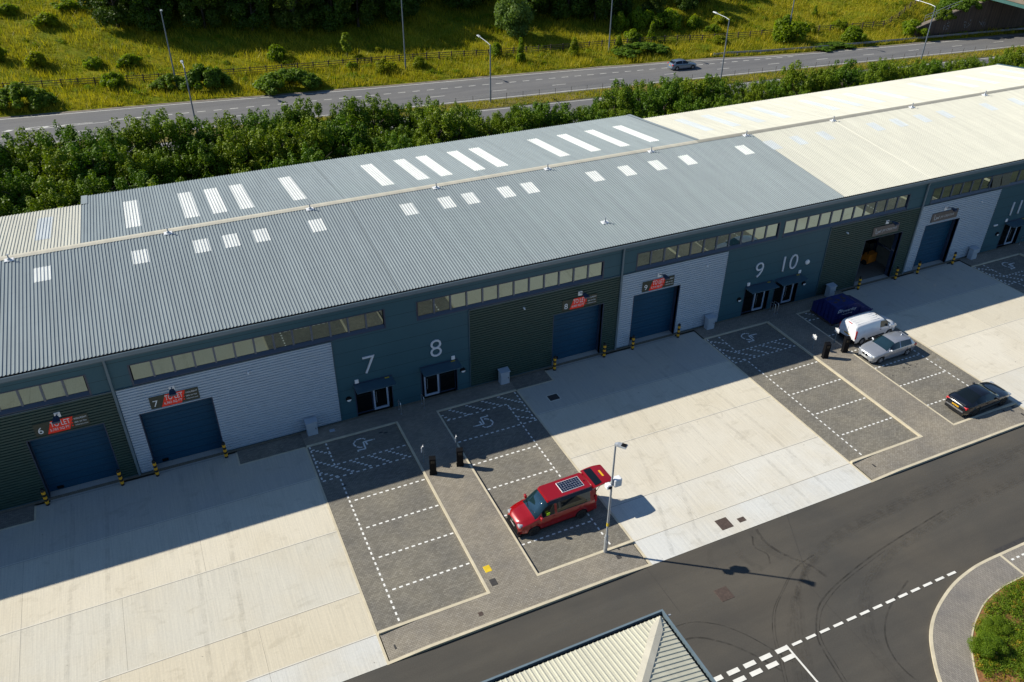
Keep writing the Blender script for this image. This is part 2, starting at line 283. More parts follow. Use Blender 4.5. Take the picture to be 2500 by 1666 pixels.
# ------------------------------------------------------------------ helpers
class MB:
    def __init__(s): s.v = []; s.f = []; s.mi = []; s.cur = 0
    def add(s, vs, fs):
        o = len(s.v); s.v += [tuple(p) for p in vs]
        for f in fs: s.f.append(tuple(o + k for k in f)); s.mi.append(s.cur)
        return s
    def box(s, x0, x1, y0, y1, z0, z1):
        return s.add([(x0,y0,z0),(x1,y0,z0),(x1,y1,z0),(x0,y1,z0),(x0,y0,z1),(x1,y0,z1),(x1,y1,z1),(x0,y1,z1)],
                     [(0,3,2,1),(4,5,6,7),(0,1,5,4),(1,2,6,5),(2,3,7,6),(3,0,4,7)])
    def bbox(s, x0, x1, y0, y1, z0, z1, b=0.02):              # box with chamfered vertical edges and top
        p = [(x0+b,y0),(x1-b,y0),(x1,y0+b),(x1,y1-b),(x1-b,y1),(x0+b,y1),(x0,y1-b),(x0,y0+b)]
        cx, cy = (x0+x1)/2, (y0+y1)/2
        q = [(cx+(x-cx)*(1-2*b/(x1-x0)), cy+(y-cy)*(1-2*b/(y1-y0))) for x, y in p]
        v = [(x,y,z0) for x,y in p]+[(x,y,z1-b) for x,y in p]+[(x,y,z1) for x,y in q]
        f = [tuple(range(7,-1,-1)), tuple(range(16,24))]
        for k in range(8):
            n = (k+1)%8; f += [(k,n,8+n,8+k),(8+k,8+n,16+n,16+k)]
        return s.add(v, f)
    def poly(s, pts, z=None):
        v = [(p[0],p[1],z) if z is not None else p for p in pts]
        return s.add(v, [tuple(range(len(v)))])
    def rect(s, x0, x1, y0, y1, z): return s.poly([(x0,y0),(x1,y0),(x1,y1),(x0,y1)], z)
    def prism(s, pts, z0, z1):
        n = len(pts); v = [(p[0],p[1],z0) for p in pts]+[(p[0],p[1],z1) for p in pts]
        return s.add(v, [tuple(range(n-1,-1,-1)), tuple(range(n,2*n))]+[(k,(k+1)%n,n+(k+1)%n,n+k) for k in range(n)])
    def ext(s, prof, axis, a, b):                            # extrude a closed profile along axis: 'x' profile (y,z); 'y' profile (x,z)
        n = len(prof)
        g = (lambda t,p:(t,p[0],p[1])) if axis=='x' else (lambda t,p:(p[0],t,p[1]))
        v = [g(a,p) for p in prof]+[g(b,p) for p in prof]
        return s.add(v, [tuple(range(n-1,-1,-1)), tuple(range(n,2*n))]+[(k,(k+1)%n,n+(k+1)%n,n+k) for k in range(n)])
    def tube(s, pts, r, n=8, cap=True):
        pts = [Vector(p) for p in pts]; rs = r if isinstance(r,(list,tuple)) else [r]*len(pts); rings = []; ref = None
        for k, p in enumerate(pts):
            d = (pts[min(k+1,len(pts)-1)]-pts[max(k-1,0)]).normalized()
            if ref is None: ref = d.orthogonal().normalized()
            a = (ref - d*ref.dot(d)); a = a.normalized() if a.length>1e-6 else d.orthogonal().normalized(); ref = a; bb = d.cross(a)
            rings.append([p+(a*math.cos(t)+bb*math.sin(t))*rs[k] for t in [2*math.pi*j/n for j in range(n)]])
        o = len(s.v); f = []
        for k in range(len(pts)-1):
            for j in range(n): f.append((k*n+j, k*n+(j+1)%n, (k+1)*n+(j+1)%n, (k+1)*n+j))
        if cap: f += [tuple(range(n-1,-1,-1)), tuple(range((len(pts)-1)*n, len(pts)*n))]
        return s.add([q for R_ in rings for q in R_], f)
    def cyl(s, x, y, z0, z1, r, n=16, r2=None): return s.tube([(x,y,z0),(x,y,z1)], [r, r if r2 is None else r2], n)
    def lathe(s, prof, c=(0,0,0), axis='z', n=20):            # profile (r, h)
        v = []
        for r_, h in prof:
            for j in range(n):
                t = 2*math.pi*j/n; a, b = r_*math.cos(t), r_*math.sin(t)
                p = (a,b,h) if axis=='z' else ((a,h,b) if axis=='y' else (h,a,b))
                v.append((c[0]+p[0],c[1]+p[1],c[2]+p[2]))
        m = len(prof); f = [(k*n+j,k*n+(j+1)%n,(k+1)*n+(j+1)%n,(k+1)*n+j) for k in range(m-1) for j in range(n)]
        f += [tuple(range(n-1,-1,-1)), tuple(range((m-1)*n,m*n))]
        return s.add(v, f)
    def build(s, name, mats, parent=None, smooth=None, loc=None):
        me = bpy.data.meshes.new(name); me.from_pydata(s.v, [], s.f)
        mats = mats if isinstance(mats,(list,tuple)) else [mats]
        for m in mats: me.materials.append(M[m] if isinstance(m,str) else m)
        if len(mats)>1: me.polygons.foreach_set("material_index", s.mi)
        bm = bmesh.new(); bm.from_mesh(me); bmesh.ops.recalc_face_normals(bm, faces=bm.faces); bm.to_mesh(me); bm.free()
        if smooth is not None:
            me.polygons.foreach_set("use_smooth", [True]*len(me.polygons)); me.set_sharp_from_angle(angle=R(smooth))
        me.update()
        o = bpy.data.objects.new(name, me); COL.objects.link(o)
        if parent: o.parent = parent
        if loc: o.location = loc
        return o
def tag(o, label=None, cat=None, group=None, kind=None):
    for k, v_ in (("label",label),("category",cat),("group",group),("kind",kind)):
        if v_: o[k] = v_
    return o
def thing(name, label, cat, loc=(0,0,0), rz=0.0, group=None):
    o = bpy.data.objects.new(name, None); COL.objects.link(o); o.location = loc; o.rotation_euler = (0,0,rz); o.empty_display_size = 0.3
    return tag(o, label, cat, group)
def struct(o): o["kind"] = "structure"; return o
KIDS = {}
def copy_tree(o, parent=None):
    c = o.copy(); COL.objects.link(c)
    if parent is not None:
        c.parent = parent
    for ch in list(o.children): copy_tree(ch, c)
    return c
def dup(o, loc, rz=None, label=None, group=None, scale=None):
    c = copy_tree(o); c.location = loc
    if rz is not None: c.rotation_euler = (0,0,rz)
    if label: c['label'] = label
    if group: c['group'] = group
    if scale: c.scale = scale if isinstance(scale,(tuple,list)) else (scale,)*3
    return c
def text_mesh(txt, size, depth=0.012, align='LEFT', thin=0.0):
    cu = bpy.data.curves.new("lettering", 'FONT'); cu.body = txt; cu.size = size; cu.extrude = depth; cu.align_x = align; cu.resolution_u = 3; cu.offset = -thin
    ob = bpy.data.objects.new("lettering", cu); COL.objects.link(ob)
    dg = bpy.context.evaluated_depsgraph_get(); me = bpy.data.meshes.new_from_object(ob.evaluated_get(dg))
    bpy.data.objects.remove(ob); bpy.data.curves.remove(cu)
    return me
def wall_text(name, txt, size, x, y, z, m, parent, width=None, depth=0.01, shear=0.0, thin=0.0):
    """text on a wall facing -y; x,z = lower left corner of the text"""
    me = text_mesh(txt, size, depth, thin=thin); vs_ = [v.co.copy() for v in me.vertices]
    x0 = min(v.x for v in vs_); x1 = max(v.x for v in vs_); k = 1.0 if width is None else width/(x1-x0)
    for v, c in zip(me.vertices, vs_): v.co = (x+(c.x-x0)*k+c.y*shear, y-c.z, z+c.y)
    me.materials.clear(); me.materials.append(M[m]); me.name = name
    o = bpy.data.objects.new(name, me); COL.objects.link(o); o.parent = parent
    return o

# ------------------------------------------------------------------ ground, paving, roads
g = MB(); g.rect(-1500,1500,-1500,1500,-0.30); struct(g.build("ground", 'earth'))
def slabs():
    mb = MB(); tints = []
    def sl(x0,x1,y0,y1,t): mb.rect(x0,x1,y0,y1,0.0); tints.append(t)
    A=(0.59,0.54,0.44); B=(0.545,0.515,0.44); C_=(0.585,0.525,0.41); D=(0.58,0.575,0.545)
    ys=[-4.76,-9.58,-14.32,-17.18,-19.03]
    # yard of units 6 and 7, of 8 and 9, of 10 and 11
    for x0, x1, cuts in ((-45,5.05,[-25,-11]),(20.08,35.92,[28.9]),(51.05,64.9,[58.0])):
        xs=[x0]+cuts+[x1]
        for r in range(4):
            for a,b in zip(xs[:-1],xs[1:]):
                t=(A,B,C_,D)[(r+(1 if x0>0 else 0))%4 if x0<0 else r] if x0<0 else ((A,(0.62,0.575,0.485),(0.60,0.575,0.515),D)[r])
                if x0<0: t=(A,B,C_,D)[r]
                j=1.13+rnd.uniform(-.04,.04); sl(a,b,ys[r+1],ys[r],scl(t,j))
    T=(0.50,0.475,0.42)
    sl(-10.45,0.92,-1.70,-0.36,T); sl(-45,5.05,-4.76,-1.70,T)
    sl(22.95,35.92,-1.70,-0.36,T); sl(20.08,35.92,-4.76,-1.70,T)
    sl(51.05,64.9,-4.76,-0.36,T)
    for a,b in ((-9.7,-5.75),(-3.75,0.3),(23.6,27.6),(30.2,34.2),(52.6,56.7),(59.4,63.4)): sl(a,b,-0.36,0.56,(0.46,0.45,0.42))
    o = mb.build("concrete_yard", 'concrete')
    at = o.data.attributes.new("tint",'FLOAT_COLOR','FACE')
    at.data.foreach_set("color", [c for t in tints for c in (*t,1.0)])
    return struct(o)
slabs()
j = MB(); p = MB()
def joint_x(x0,x1,y):
    j.rect(x0,x1,y-0.012,y+0.012,0.004); p.rect(x0,x1,y+0.012,y+0.075,0.004)
def joint_y(x,y0,y1): j.rect(x-0.004,x+0.004,y0,y1,0.004)
for x0,x1 in ((-45,5.05),(20.08,35.92),(51.05,64.9)):
    for y in (-4.76,-9.58,-14.32,-17.18): joint_x(x0,x1,y)
for x,y0,y1 in ((28.96,-19.03,-4.80),(24.4,-17.14,-14.40),(-2.1,-9.54,-4.80),(-0.2,-19.0,-14.40),(-6.3,-14.28,-9.65),(58,-19.0,-4.8),(-11,-19,-4.8)): joint_y(x,y0,y1)
j.rect(-10.45,0.92,-0.40,-0.372,0.004); j.rect(22.95,35.92,-0.40,-0.372,0.004); j.rect(51.05,64.9,-0.40,-0.372,0.004)
struct(j.build("slab_joints", 'joint')); struct(p.build("slab_margins", 'joint_pale'))
# paving: bays level with the yard, footways 0.1 m higher
b = MB()
for x0,x1 in ((5.17,11.12),(14.08,19.95),(36.05,41.98),(45.02,50.93),(65.02,71.0)): b.rect(x0,x1,-17.10,-1.72,0.0)
b.rect(-45,-10.55,-1.62,-0.24,0.0); b.rect(1.02,5.10,-1.60,-0.24,0.0); b.rect(20.0,22.85,-1.60,-0.24,0.0)
struct(b.build("parking_bay_paving", 'paving_bay'))
f = MB(); H = 0.13
for xa,xb,s0,s1 in ((5.10,20.0,11.24,13.96),(35.98,50.98,42.10,44.90),(64.97,84.0,71.12,73.9)):
    f.rect(xa,xb,-1.58,-0.24,0.006 if False else 0.05); f.rect(s0,s1,-17.26,-1.58,H)
    f.poly([(xa+.12,-18.90,0.01),(xa+2.2,-18.90,H),(xa+2.2,-17.26,H),(xa+.12,-17.26,0.02)])
    f.rect(xa+2.2,s0,-18.90,-17.26,H); f.rect(s0,s1,-18.90,-17.26,H)
    f.rect(s1,xb-2.2,-18.90,-17.26,H); f.poly([(xb-2.2,-18.90,H),(xb-.12,-18.90,0.01),(xb-.12,-17.26,0.02),(xb-2.2,-17.26,H)])
struct(f.build("footway", 'paving_path'))
k = MB()
def kbar(x0,x1,y0,y1,za,zb=None,ax='x'):
    zb = za if zb is None else zb
    if ax=='x': k.add([(x0,y0,-.2),(x1,y0,-.2),(x1,y1,-.2),(x0,y1,-.2),(x0,y0,za),(x1,y0,zb),(x1,y1,zb),(x0,y1,za)],[(4,5,6,7),(0,1,5,4),(1,2,6,5),(2,3,7,6),(3,0,4,7)])
    else: k.add([(x0,y0,-.2),(x1,y0,-.2),(x1,y1,-.2),(x0,y1,-.2),(x0,y0,za),(x1,y0,za),(x1,y1,zb),(x0,y1,zb)],[(4,5,6,7),(0,1,5,4),(1,2,6,5),(2,3,7,6),(3,0,4,7)])
K1 = 0.136
for xa,xb,s0,s1 in ((5.05,20.08,11.12,14.08),(35.92,51.05,41.98,45.02),(64.9,84.0,71.0,74.0)):
    kbar(xa,xa+.12,-18.92,-1.60,0.012); kbar(xb-.13,xb,-18.92,-1.60,0.012)                       # flush edging to the yard
    kbar(s0,s0+.12,-17.26,-1.72,K1); kbar(s1-.12,s1,-17.26,-1.72,K1)                             # raised spine kerbs
    kbar(xa+.12,s0+.12,-1.72,-1.58,0.054); kbar(s1-.12,xb-.13,-1.72,-1.58,0.054)
    kbar(xa+.12,s0,-17.26,-17.10,K1); kbar(s1,xb-.13,-17.26,-17.10,K1)
    kbar(xa,xa+2.2,-19.06,-18.90,0.012,K1); kbar(xa+2.2,xb-2.2,-19.06,-18.90,K1); kbar(xb-2.2,xb,-19.06,-18.90,K1,0.012)
for x0,x1,y0,y1 in ((-10.55,-10.45,-1.62,-.36),(-45,-10.45,-1.72,-1.62),(.92,1.02,-1.6,-.36),(.92,5.1,-1.70,-1.60),(22.85,22.95,-1.6,-.36),(20.0,22.95,-1.70,-1.60)): kbar(x0,x1,y0,y1,0.012)
struct(k.build("kerbs", 'kerb'))
gr = MB(); gr.rect(-45,92,-0.24,0.03,0.02); struct(gr.build("gravel_margin", 'gravel'))
r = MB(); r.rect(-90,160,-90,-19.05,-0.002); struct(r.build("estate_road", 'asphalt'))
# drainage strips / dark channel beside the island kerb
# white block dashes of the parking bays
w = MB(); ZW = 0.004
def blk(x,y,ax='x'):
    a,c = (0.1,0.05) if ax=='x' else (0.05,0.1)
    w.rect(x-a,x+a,y-c,y+c,ZW)
def dash(x0,y0,x1,y1,n,ax):
    for q in range(n):
        t = q/(n-1); blk(x0+(x1-x0)*t, y0+(y1-y0)*t, ax)
def strip(x0,y0,x1,y1,wd=0.1):
    d = Vector((x1-x0,y1-y0)); L_ = d.length; d/=L_; n_ = Vector((-d.y,d.x))*wd/2; a=Vector((x0,y0)); c=Vector((x1,y1))
    w.poly([tuple(a-n_),tuple(c-n_),tuple(c+n_),tuple(a+n_)],ZW)
def wheelchair(f_):                                   # f_ maps symbol coordinates to the ground
    for a,c in (((1.28,-.02),(.55,0)),((.55,0),(.52,-.70)),((.52,-.70),(.02,-.66)),((.02,-.62),(.02,-.80)),((.70,-.06),(.74,-.36)),((.36,-.48),(.19,-.42)),((.01,-.23),(-.07,.02)),((.19,.37),(.55,.40)),
                ((1.18,-.03),(1.32,-.03))):
        q0=f_(*a); q1=f_(*c); strip(q0[0],q0[1],q1[0],q1[1],0.10)
    for a in ((.10,-.34),(.16,-.40),(-.05,.10),(.03,.20),(.10,.29),(.64,.34),(.72,.24)):
        q0=f_(*a); w.rect(q0[0]-.05,q0[0]+.05,q0[1]-.05,q0[1]+.05,ZW)
def bays_l(x0, hatch=True):                           # accessible bay with hatching on the wall end and on the left side
    o = x0-5.2
    for y in (-7.58,-9.99,-12.40,-14.82): dash(6.75+o,y,10.93+o,y,12,'x')
    dash(6.36+o,-5.55,6.36+o,-16.75,29,'y')
    dash(5.32+o,-1.86,5.32+o,-4.95,9,'y'); dash(6.36+o,-1.92,6.36+o,-3.98,6,'y')
    dash(6.60+o,-4.06,10.88+o,-4.06,12,'x'); dash(5.42+o,-5.22,10.88+o,-5.22,14,'x')
    for a in ((5.45,-2.14,6.34,-2.87,5),(5.41,-3.29,7.22,-5.05,10),(5.40,-4.44,6.21,-5.10,4),(7.56,-4.25,8.34,-5.03,5),(8.72,-4.24,9.49,-5.03,5),(9.87,-4.24,10.66,-5.03,5)): dash(a[0]+o,a[1],a[2]+o,a[3],a[4],'x')
    wheelchair(lambda a,c: (8.04+o+a, -2.65+c))
def bays_r(x0):
    o = x0-14.0
    for y in (-5.20,-7.58,-9.98,-12.37,-14.81): dash(14.28+o,y,18.50+o,y,12,'x')
    dash(18.73+o,-3.05,18.73+o,-16.7,35,'y'); dash(19.76+o,-1.9,19.76+o,-5.0,9,'y'); dash(18.95+o,-5.2,19.75+o,-5.2,3,'x')
    dash(14.4+o,-2.84,18.6+o,-2.84,11,'x')
    for a in ((14.2,-2.20,14.5,-2.75,3),(14.90,-1.86,15.88,-2.80,6),(16.12,-1.86,17.05,-2.76,6),(17.30,-1.86,18.30,-2.80,6),(18.50,-1.86,19.60,-2.95,7),(18.72,-3.28,19.62,-4.1,5),(18.85,-4.4,19.6,-4.9,4)): dash(a[0]+o,a[1],a[2]+o,a[3],a[4],'x')
    wheelchair(lambda a,c: (17.0+o-a, -4.15-c))
bays_l(5.2); bays_r(14.0); bays_l(36.05); bays_r(44.95); bays_l(65.05)
struct(w.build("parking_bay_markings", 'white_block'))
# estate road markings: give-way lines, island
s = MB(); Z3 = 0.024
def rmark(x0,x1,y0,y1): s.rect(x0,x1,y0,y1,Z3)
x = 23.60
while x < 34.9: rmark(x,x+.60,-26.30,-26.16); x += 0.885
for q in range(6):
    rmark(22.60-q*.97,23.26-q*.97,-26.35,-26.11); rmark(22.60-q*.97,23.26-q*.97,-26.84,-26.60)
rmark(23.26,23.36,-40,-26.10)
struct(s.build("give_way_markings", 'white_paint'))
OUT=[(70,-26.32),(38.0,-26.32),(36.9,-26.33),(35.76,-26.41),(34.1,-26.72),(32.61,-27.23),(31.32,-27.84),(30.26,-28.61),(29.42,-29.52),(28.59,-30.65),(27.9,-32.0),(27.4,-33.6),(27.2,-36),(27.2,-60)]
INN=[(70,-28.03),(37.9,-28.03),(36.9,-28.05),(36.12,-28.09),(34.62,-28.36),(33.25,-28.93),(32.16,-29.57),(31.25,-30.35),(30.29,-31.47),(29.6,-32.6),(29.15,-33.9),(28.95,-35.2),(28.9,-37),(28.9,-60)]
def smooth_poly(P_, n=4):
    out=[]
    for q in range(len(P_)-1):
        p0=P_[max(q-1,0)];p1=P_[q];p2=P_[q+1];p3=P_[min(q+2,len(P_)-1)]
        for t in [k_/n for k_ in range(n)]:
            out.append(tuple(.5*((2*p1[i])+(-p0[i]+p2[i])*t+(2*p0[i]-5*p1[i]+4*p2[i]-p3[i])*t*t+(-p0[i]+3*p1[i]-3*p2[i]+p3[i])*t**3) for i in (0,1)))
    return out+[P_[-1]]
OUT=[OUT[0]]+smooth_poly(OUT[1:-1])+[OUT[-1]]; INN=[INN[0]]+smooth_poly(INN[1:-1])+[INN[-1]]
def offs(P_, d):
    out=[]
    for q,pt in enumerate(P_):
        a=Vector(P_[max(q-1,0)]); c=Vector(P_[min(q+1,len(P_)-1)]); t=(c-a).normalized(); out.append((pt[0]-t.y*d, pt[1]+t.x*d))
    return out
def band(mb, A, B, z, z2=None):
    for q in range(len(A)-1): mb.poly([(*A[q],z),(*A[q+1],z),(*B[q+1],z),(*B[q],z)])
kb = MB(); OI = offs(OUT, 0.15)
band(kb, OUT, OI, 0.105)
for q in range(len(OUT)-1): kb.poly([(*OUT[q],-.1),(*OUT[q+1],-.1),(*OUT[q+1],.105),(*OUT[q],.105)])
IK = offs(INN, -0.06); band(kb, INN, IK, 0.135)
for q in range(len(INN)-1):
    kb.poly([(*IK[q],-.05),(*IK[q+1],-.05),(*IK[q+1],.135),(*IK[q],.135)])
kb.rect(37.90,38.06,-27.98,-26.44,0.107)
struct(kb.build("island_kerb", 'kerb'))
ip = MB(); band(ip, OI, IK, 0.10); struct(ip.build("island_footway", 'paving_isl'))
im = MB()
for q in range(8): im.rect(38.25+q*.42,38.45+q*.42,-26.99,-26.88,0.104)
struct(im.build("island_bay_markings", 'white_block'))
dc = MB(); dc.rect(38.02,70,-26.27,-25.98,0.002); struct(dc.build("drain_channel", 'iron'))
pb = MB(); pb.poly([(70,-28.03)]+INN[1:-1]+[(28.9,-60),(70,-60)], 0.115); struct(pb.build("planting_bed", 'mulch'))
# tyre marks on the estate road
tm = MB(); TMZ = 0.0005
def arc_mark(pts, wd=0.07):
    global TMZ; TMZ += 0.0004; P_ = smooth_poly(pts, 8); a = offs(P_, wd/2); c = offs(P_, -wd/2); band(tm, a, c, TMZ)
for o_ in (0, 0.16):
    arc_mark([(20.7+o_,-30.5),(21.6+o_,-28.3),(22.5+o_,-26.6),(23.12+o_,-25.38),(24.1+o_,-24.2),(25.36+o_,-23.35),(26.9+o_,-22.47),(28.5+o_,-22.11)],0.05)
arc_mark([(24.2,-30),(24.6,-28),(25.0,-26.5),(25.9,-25.4),(26.83,-24.73),(28.69,-24.11),(32.36,-23.34),(38,-22.6)],0.09)
arc_mark([(24.4,-30),(24.8,-28),(25.2,-26.5),(26.05,-25.5),(27.0,-24.9),(28.8,-24.25),(32.5,-23.5)],0.05)
arc_mark([(13.5,-24.6),(16.5,-23.1),(19.45,-22.96),(20.86,-23.6),(21.7,-24.5),(22.3,-25.5),(23.0,-27.0)],0.06)
arc_mark([(14.5,-25.4),(17.0,-24.0),(19.2,-23.8),(20.5,-24.6),(21.4,-25.7),(22.2,-27.2)],0.10)
arc_mark([(26.95,-19.25),(26.8,-20.2),(27.1,-21.3),(27.9,-22.6),(28.2,-23.6)],0.16); arc_mark([(26.4,-19.6),(26.0,-20.3),(26.3,-21.0),(26.0,-21.6)],0.10)
arc_mark([(28.1,-31.5),(27.6,-29.5),(28.1,-27.9),(29.6,-26.6),(32,-25.6)],0.09)
struct(tm.build("tyre_marks", 'tyre_mark'))
tm = MB()
for q in range(5):
    d = q*.42
    arc_mark([(20.9+d*.6,-30.5),(22.6+d*.6,-27.6),(24.3+d*.5,-25.2),(26.2+d*.4,-23.6+d*.25),(28.9,-22.4+d*.3),(33,-21.6+d*.35),(44,-21.2+d*.4),(62,-20.9+d*.4)],.26)
for q in range(4):
    d = q*.5
    arc_mark([(27.0-d*.5,-31.5),(27.3-d*.5,-28.8),(28.4-d*.4,-26.6),(30.5-d*.3,-24.9+d*.2),(34,-23.7+d*.25),(42,-22.9+d*.3),(60,-22.5+d*.3)],.24)
arc_mark([(26.6,-19.2),(26.5,-20.4),(27.0,-21.6),(28.2,-23.2)],.5); arc_mark([(25.2,-19.3),(24.9,-20.6),(25.4,-21.8)],.35); arc_mark([(23.6,-19.4),(23.1,-20.3),(23.3,-21.2)],.3)
struct(tm.build("tyre_scuffs", 'scuff'))
tm = MB()
arc_mark([(2,-21.0),(14,-20.6),(26,-20.4),(40,-20.2),(62,-19.9)],.55); arc_mark([(4,-23.2),(16,-23.0),(30,-22.0),(46,-21.6),(64,-21.3)],.6); arc_mark([(24,-33),(25,-29.5),(27.2,-26.2),(31,-24.2),(38,-23.3),(60,-23.0)],.5)
tm2 = tm; tm = MB()
for a_ in ([(21.5,-18.9),(23,-15),(24.6,-10),(25.4,-4)],[(23.3,-18.9),(24.8,-15),(26.3,-10),(27.1,-4)],[(33,-18.9),(33.2,-13),(32.6,-7),(32,-1)],[(31.2,-18.9),(31.4,-13),(30.8,-7),(30.2,-1)],[(-3,-19),(-2.6,-13),(-2.4,-7),(-2.5,-1)],[(-1.2,-19),(-.8,-13),(-.6,-7),(-.7,-1)],[(-9.2,-19),(-8.9,-12),(-8.6,-5),(-8.5,-1)],[(-7.4,-19),(-7.1,-12),(-6.8,-5),(-6.7,-1)]): arc_mark(a_,.24)
struct(tm.build("yard_tyre_tracks", 'scuff')); tm = tm2
for x_,y_ in ((30.5,-8.2),(24,-12.5),(29.2,-6.0)): arc_mark([(x_,y_),(x_+.9,y_-.5),(x_+1.2,y_-1.3),(x_+.7,y_-2.2)],.10)
struct(tm.build("dust_tracks", 'scuff_pale'))
tm = MB()
tm.rect(19.655,19.68,-22.3,-19.06,0.0052); tm.poly([(29.28,-19.1),(29.305,-19.1),(27.0,-23.7),(26.975,-23.7)],0.0052); tm.rect(26.9,26.92,-40,-23.7,0.0052)
struct(tm.build("asphalt_joints", 'oil'))
# ------------------------------------------------------------------ the terrace of industrial units
TANR = math.tan(R(6.0)); E0 = 8.95; YR = 11.95; ZR = E0 + TANR*YR
zf = lambda y: E0 + TANR*y
zb_ = lambda y: ZR - TANR*(y-YR)
PITCH = 0.2
def rib_sheet(mb, x0, x1, ya, yb, zfun, lift=0.0, nseg=1):
    """trapezoidal steel sheet, ribs run along the slope, laid out on a common 0.2 m module"""
    k0 = math.floor(x0/PITCH); xs=[]
    k = k0
    while k*PITCH < x1+1e-6:
        bx = k*PITCH
        for dx,h in ((0.0,0.0),(0.122,0.0),(0.140,0.042),(0.186,0.042)): xs.append((bx+dx,h))
        k += 1
    pr = [(max(x0,min(x1,x)),h) for x,h in xs if x0-0.09 <= x <= x1+0.09]
    q=[pr[0]]
    for t in pr[1:]:
        if t[0]-q[-1][0]>1e-5: q.append(t)
    n=len(q); o=[]
    for y in (ya,yb):
        for x,h in q: o.append((x,y,zfun(y)+h+lift))
    mb.add(o,[(i,i+1,n+i+1,n+i) for i in range(n-1)])
FRONT_SKY = [-8.0,-2.3,1.5,3.4,5.35,9.2,15.9,18.8,20.7,23.6,25.55,31.3,34.2,37.1,40.05,45.85,48.8,51.7,54.7,60.6,63.45,66.5,69.4,75.25,79.2,83.0,86.8]
REAR_SKY_G = [-2.35,1.5,3.4,5.3,9.1,15.85,18.7,20.6,23.45,25.45,31.1,34.0,36.9,39.85]
REAR_SKY_C = [-8.05,46.0,48.95,51.85,54.85,60.9,63.8,66.65,69.8,75.7,79.7,82.75,86.65,89.5]
def box_wall(mb, x0, x1, z0, z1, holes, ya=0.0, yb=0.22):
    xs = sorted({x0,x1,*[h[0] for h in holes],*[h[1] for h in holes]}); zs = sorted({z0,z1,*[h[2] for h in holes],*[h[3] for h in holes]})
    xs=[x for x in xs if x0<=x<=x1]; zs=[z for z in zs if z0<=z<=z1]
    for a,b_ in zip(xs[:-1],xs[1:]):
        run=None
        for c,d in zip(zs[:-1],zs[1:]):
            mx,mz=(a+b_)/2,(c+d)/2
            inh=any(h[0]<mx<h[1] and h[2]<mz<h[3] for h in holes)
            if not inh: run=(run[0],d) if run else (c,d)
            elif run: mb.box(a,b_,ya,yb,*run); run=None
        if run: mb.box(a,b_,ya,yb,*run)
def ribs_h(mb, x0, x1, z0, z1, y=-0.012):
    P_=0.19; k=math.ceil((z0+0.001)/P_); prof=[(y,z0)]
    zz=math.floor(z0/P_)*P_
    pts=[]
    while zz<z1:
        pts += [(y-0.0,zz),(y-0.062,zz+0.012),(y-0.062,zz+0.135),(y,zz+0.150)]; zz+=P_
    pts=[p_ for p_ in pts if z0<=p_[1]<=z1]; pts=[(pts[0][0],z0)]+pts+[(pts[-1][0],z1)]
    n=len(pts); v=[(x0,*p_) for p_ in pts]+[(x1,*p_) for p_ in pts]
    mb.add(v,[(i,i+1,n+i+1,n+i) for i in range(n-1)])
    for s_,x in ((0,x0),(1,x1)):
        mb.add([(x,*p_) for p_ in pts]+[(x,0.0,z1),(x,0.0,z0)],[tuple(range(n+2))])
def clad(mb, x0, x1, z0, z1, hole):
    if hole is None: ribs_h(mb,x0,x1,z0,z1); return
    if hole[0]-x0>0.05: ribs_h(mb,x0,hole[0],z0,z1)
    if x1-hole[1]>0.05: ribs_h(mb,hole[1],x1,z0,z1)
    ribs_h(mb,hole[0],hole[1],hole[3],z1)
def window_strip(parent, x0, x1, n, tilt_open=()):
    fr=MB(); z0,z1=6.45,7.88
    fr.box(x0,x1,-0.035,0.20,z0,z0+0.05); fr.add([(x0,-0.035,z0+.05),(x1,-0.035,z0+.05),(x1,0.085,z0+.27),(x0,0.085,z0+.27),(x0,.2,z0+.05),(x1,.2,z0+.05),(x1,.2,z0+.27),(x0,.2,z0+.27)],[(0,1,2,3),(3,2,6,7),(0,3,7,4),(1,5,6,2)])
    fr.box(x0,x1,-0.02,0.20,z1-0.06,z1); fr.box(x0,x0+0.09,-0.02,0.2,z0+.05,z1-.06); fr.box(x1-0.09,x1,-0.02,0.2,z0+.05,z1-.06)
    w_=(x1-x0-0.18)/n; fr.cur=1
    for i in range(1,n): fr.box(x0+.09+i*w_-.055,x0+.09+i*w_+.055,0.03,0.2,z0+.24,z1-.055)
    fo=fr.build("window_frame",['frame','mullion'],parent)
    for i in range(n):
        a=x0+0.09+i*w_; b_=a+w_
        pa=MB(); op=-.16 if i in tilt_open else 0.0; t=rnd.uniform(-.0016,.0016); t2=rnd.uniform(-.0016,.0016)
        pa.add([(a+.056,.10-t+op*1.6,z0+.29),(b_-.056,.10+t+op*1.6,z0+.29),(b_-.056,.10+t+t2+op*.3,z1-.075),(a+.056,.10-t+t2+op*.3,z1-.075)],[(0,1,2,3)])
        po=pa.build("window_pane",'glass',fo)
    return fo
def roller_door(parent, x0, x1, opened=False):
    rv=MB(); d=0.56; z1=4.38
    rv.box(x0-.06,x0,-0.056,d,0.0,z1+.06); rv.box(x1,x1+.06,-0.056,d,0.0,z1+.06); rv.box(x0,x1,-0.056,d,z1,z1+.06)
    rv.build("door_surround",'reveal',parent)
    if opened:
        m_=MB(); m_.lathe([(.28,x0+.02),(.28,x1-.02)],(0,d+.3,z1-.2),'x',14); m_.build("door_roll",'roller',parent); return
    do=MB(); n=16
    for i in range(n):
        a=z1/n*i; do.ext([(d,a),(d-.018,a+.02),(d-.018,a+z1/n-.02),(d,a+z1/n),(d+.04,a+z1/n),(d+.04,a)],'x',x0+.002,x1-.002)
    dd=do.build("roller_door",'roller',parent)
    h_=MB(); h_.box(x0+.42,x0+.78,d-.05,d-.019,.10,.30); h_.build("handle_plate",'black',dd)
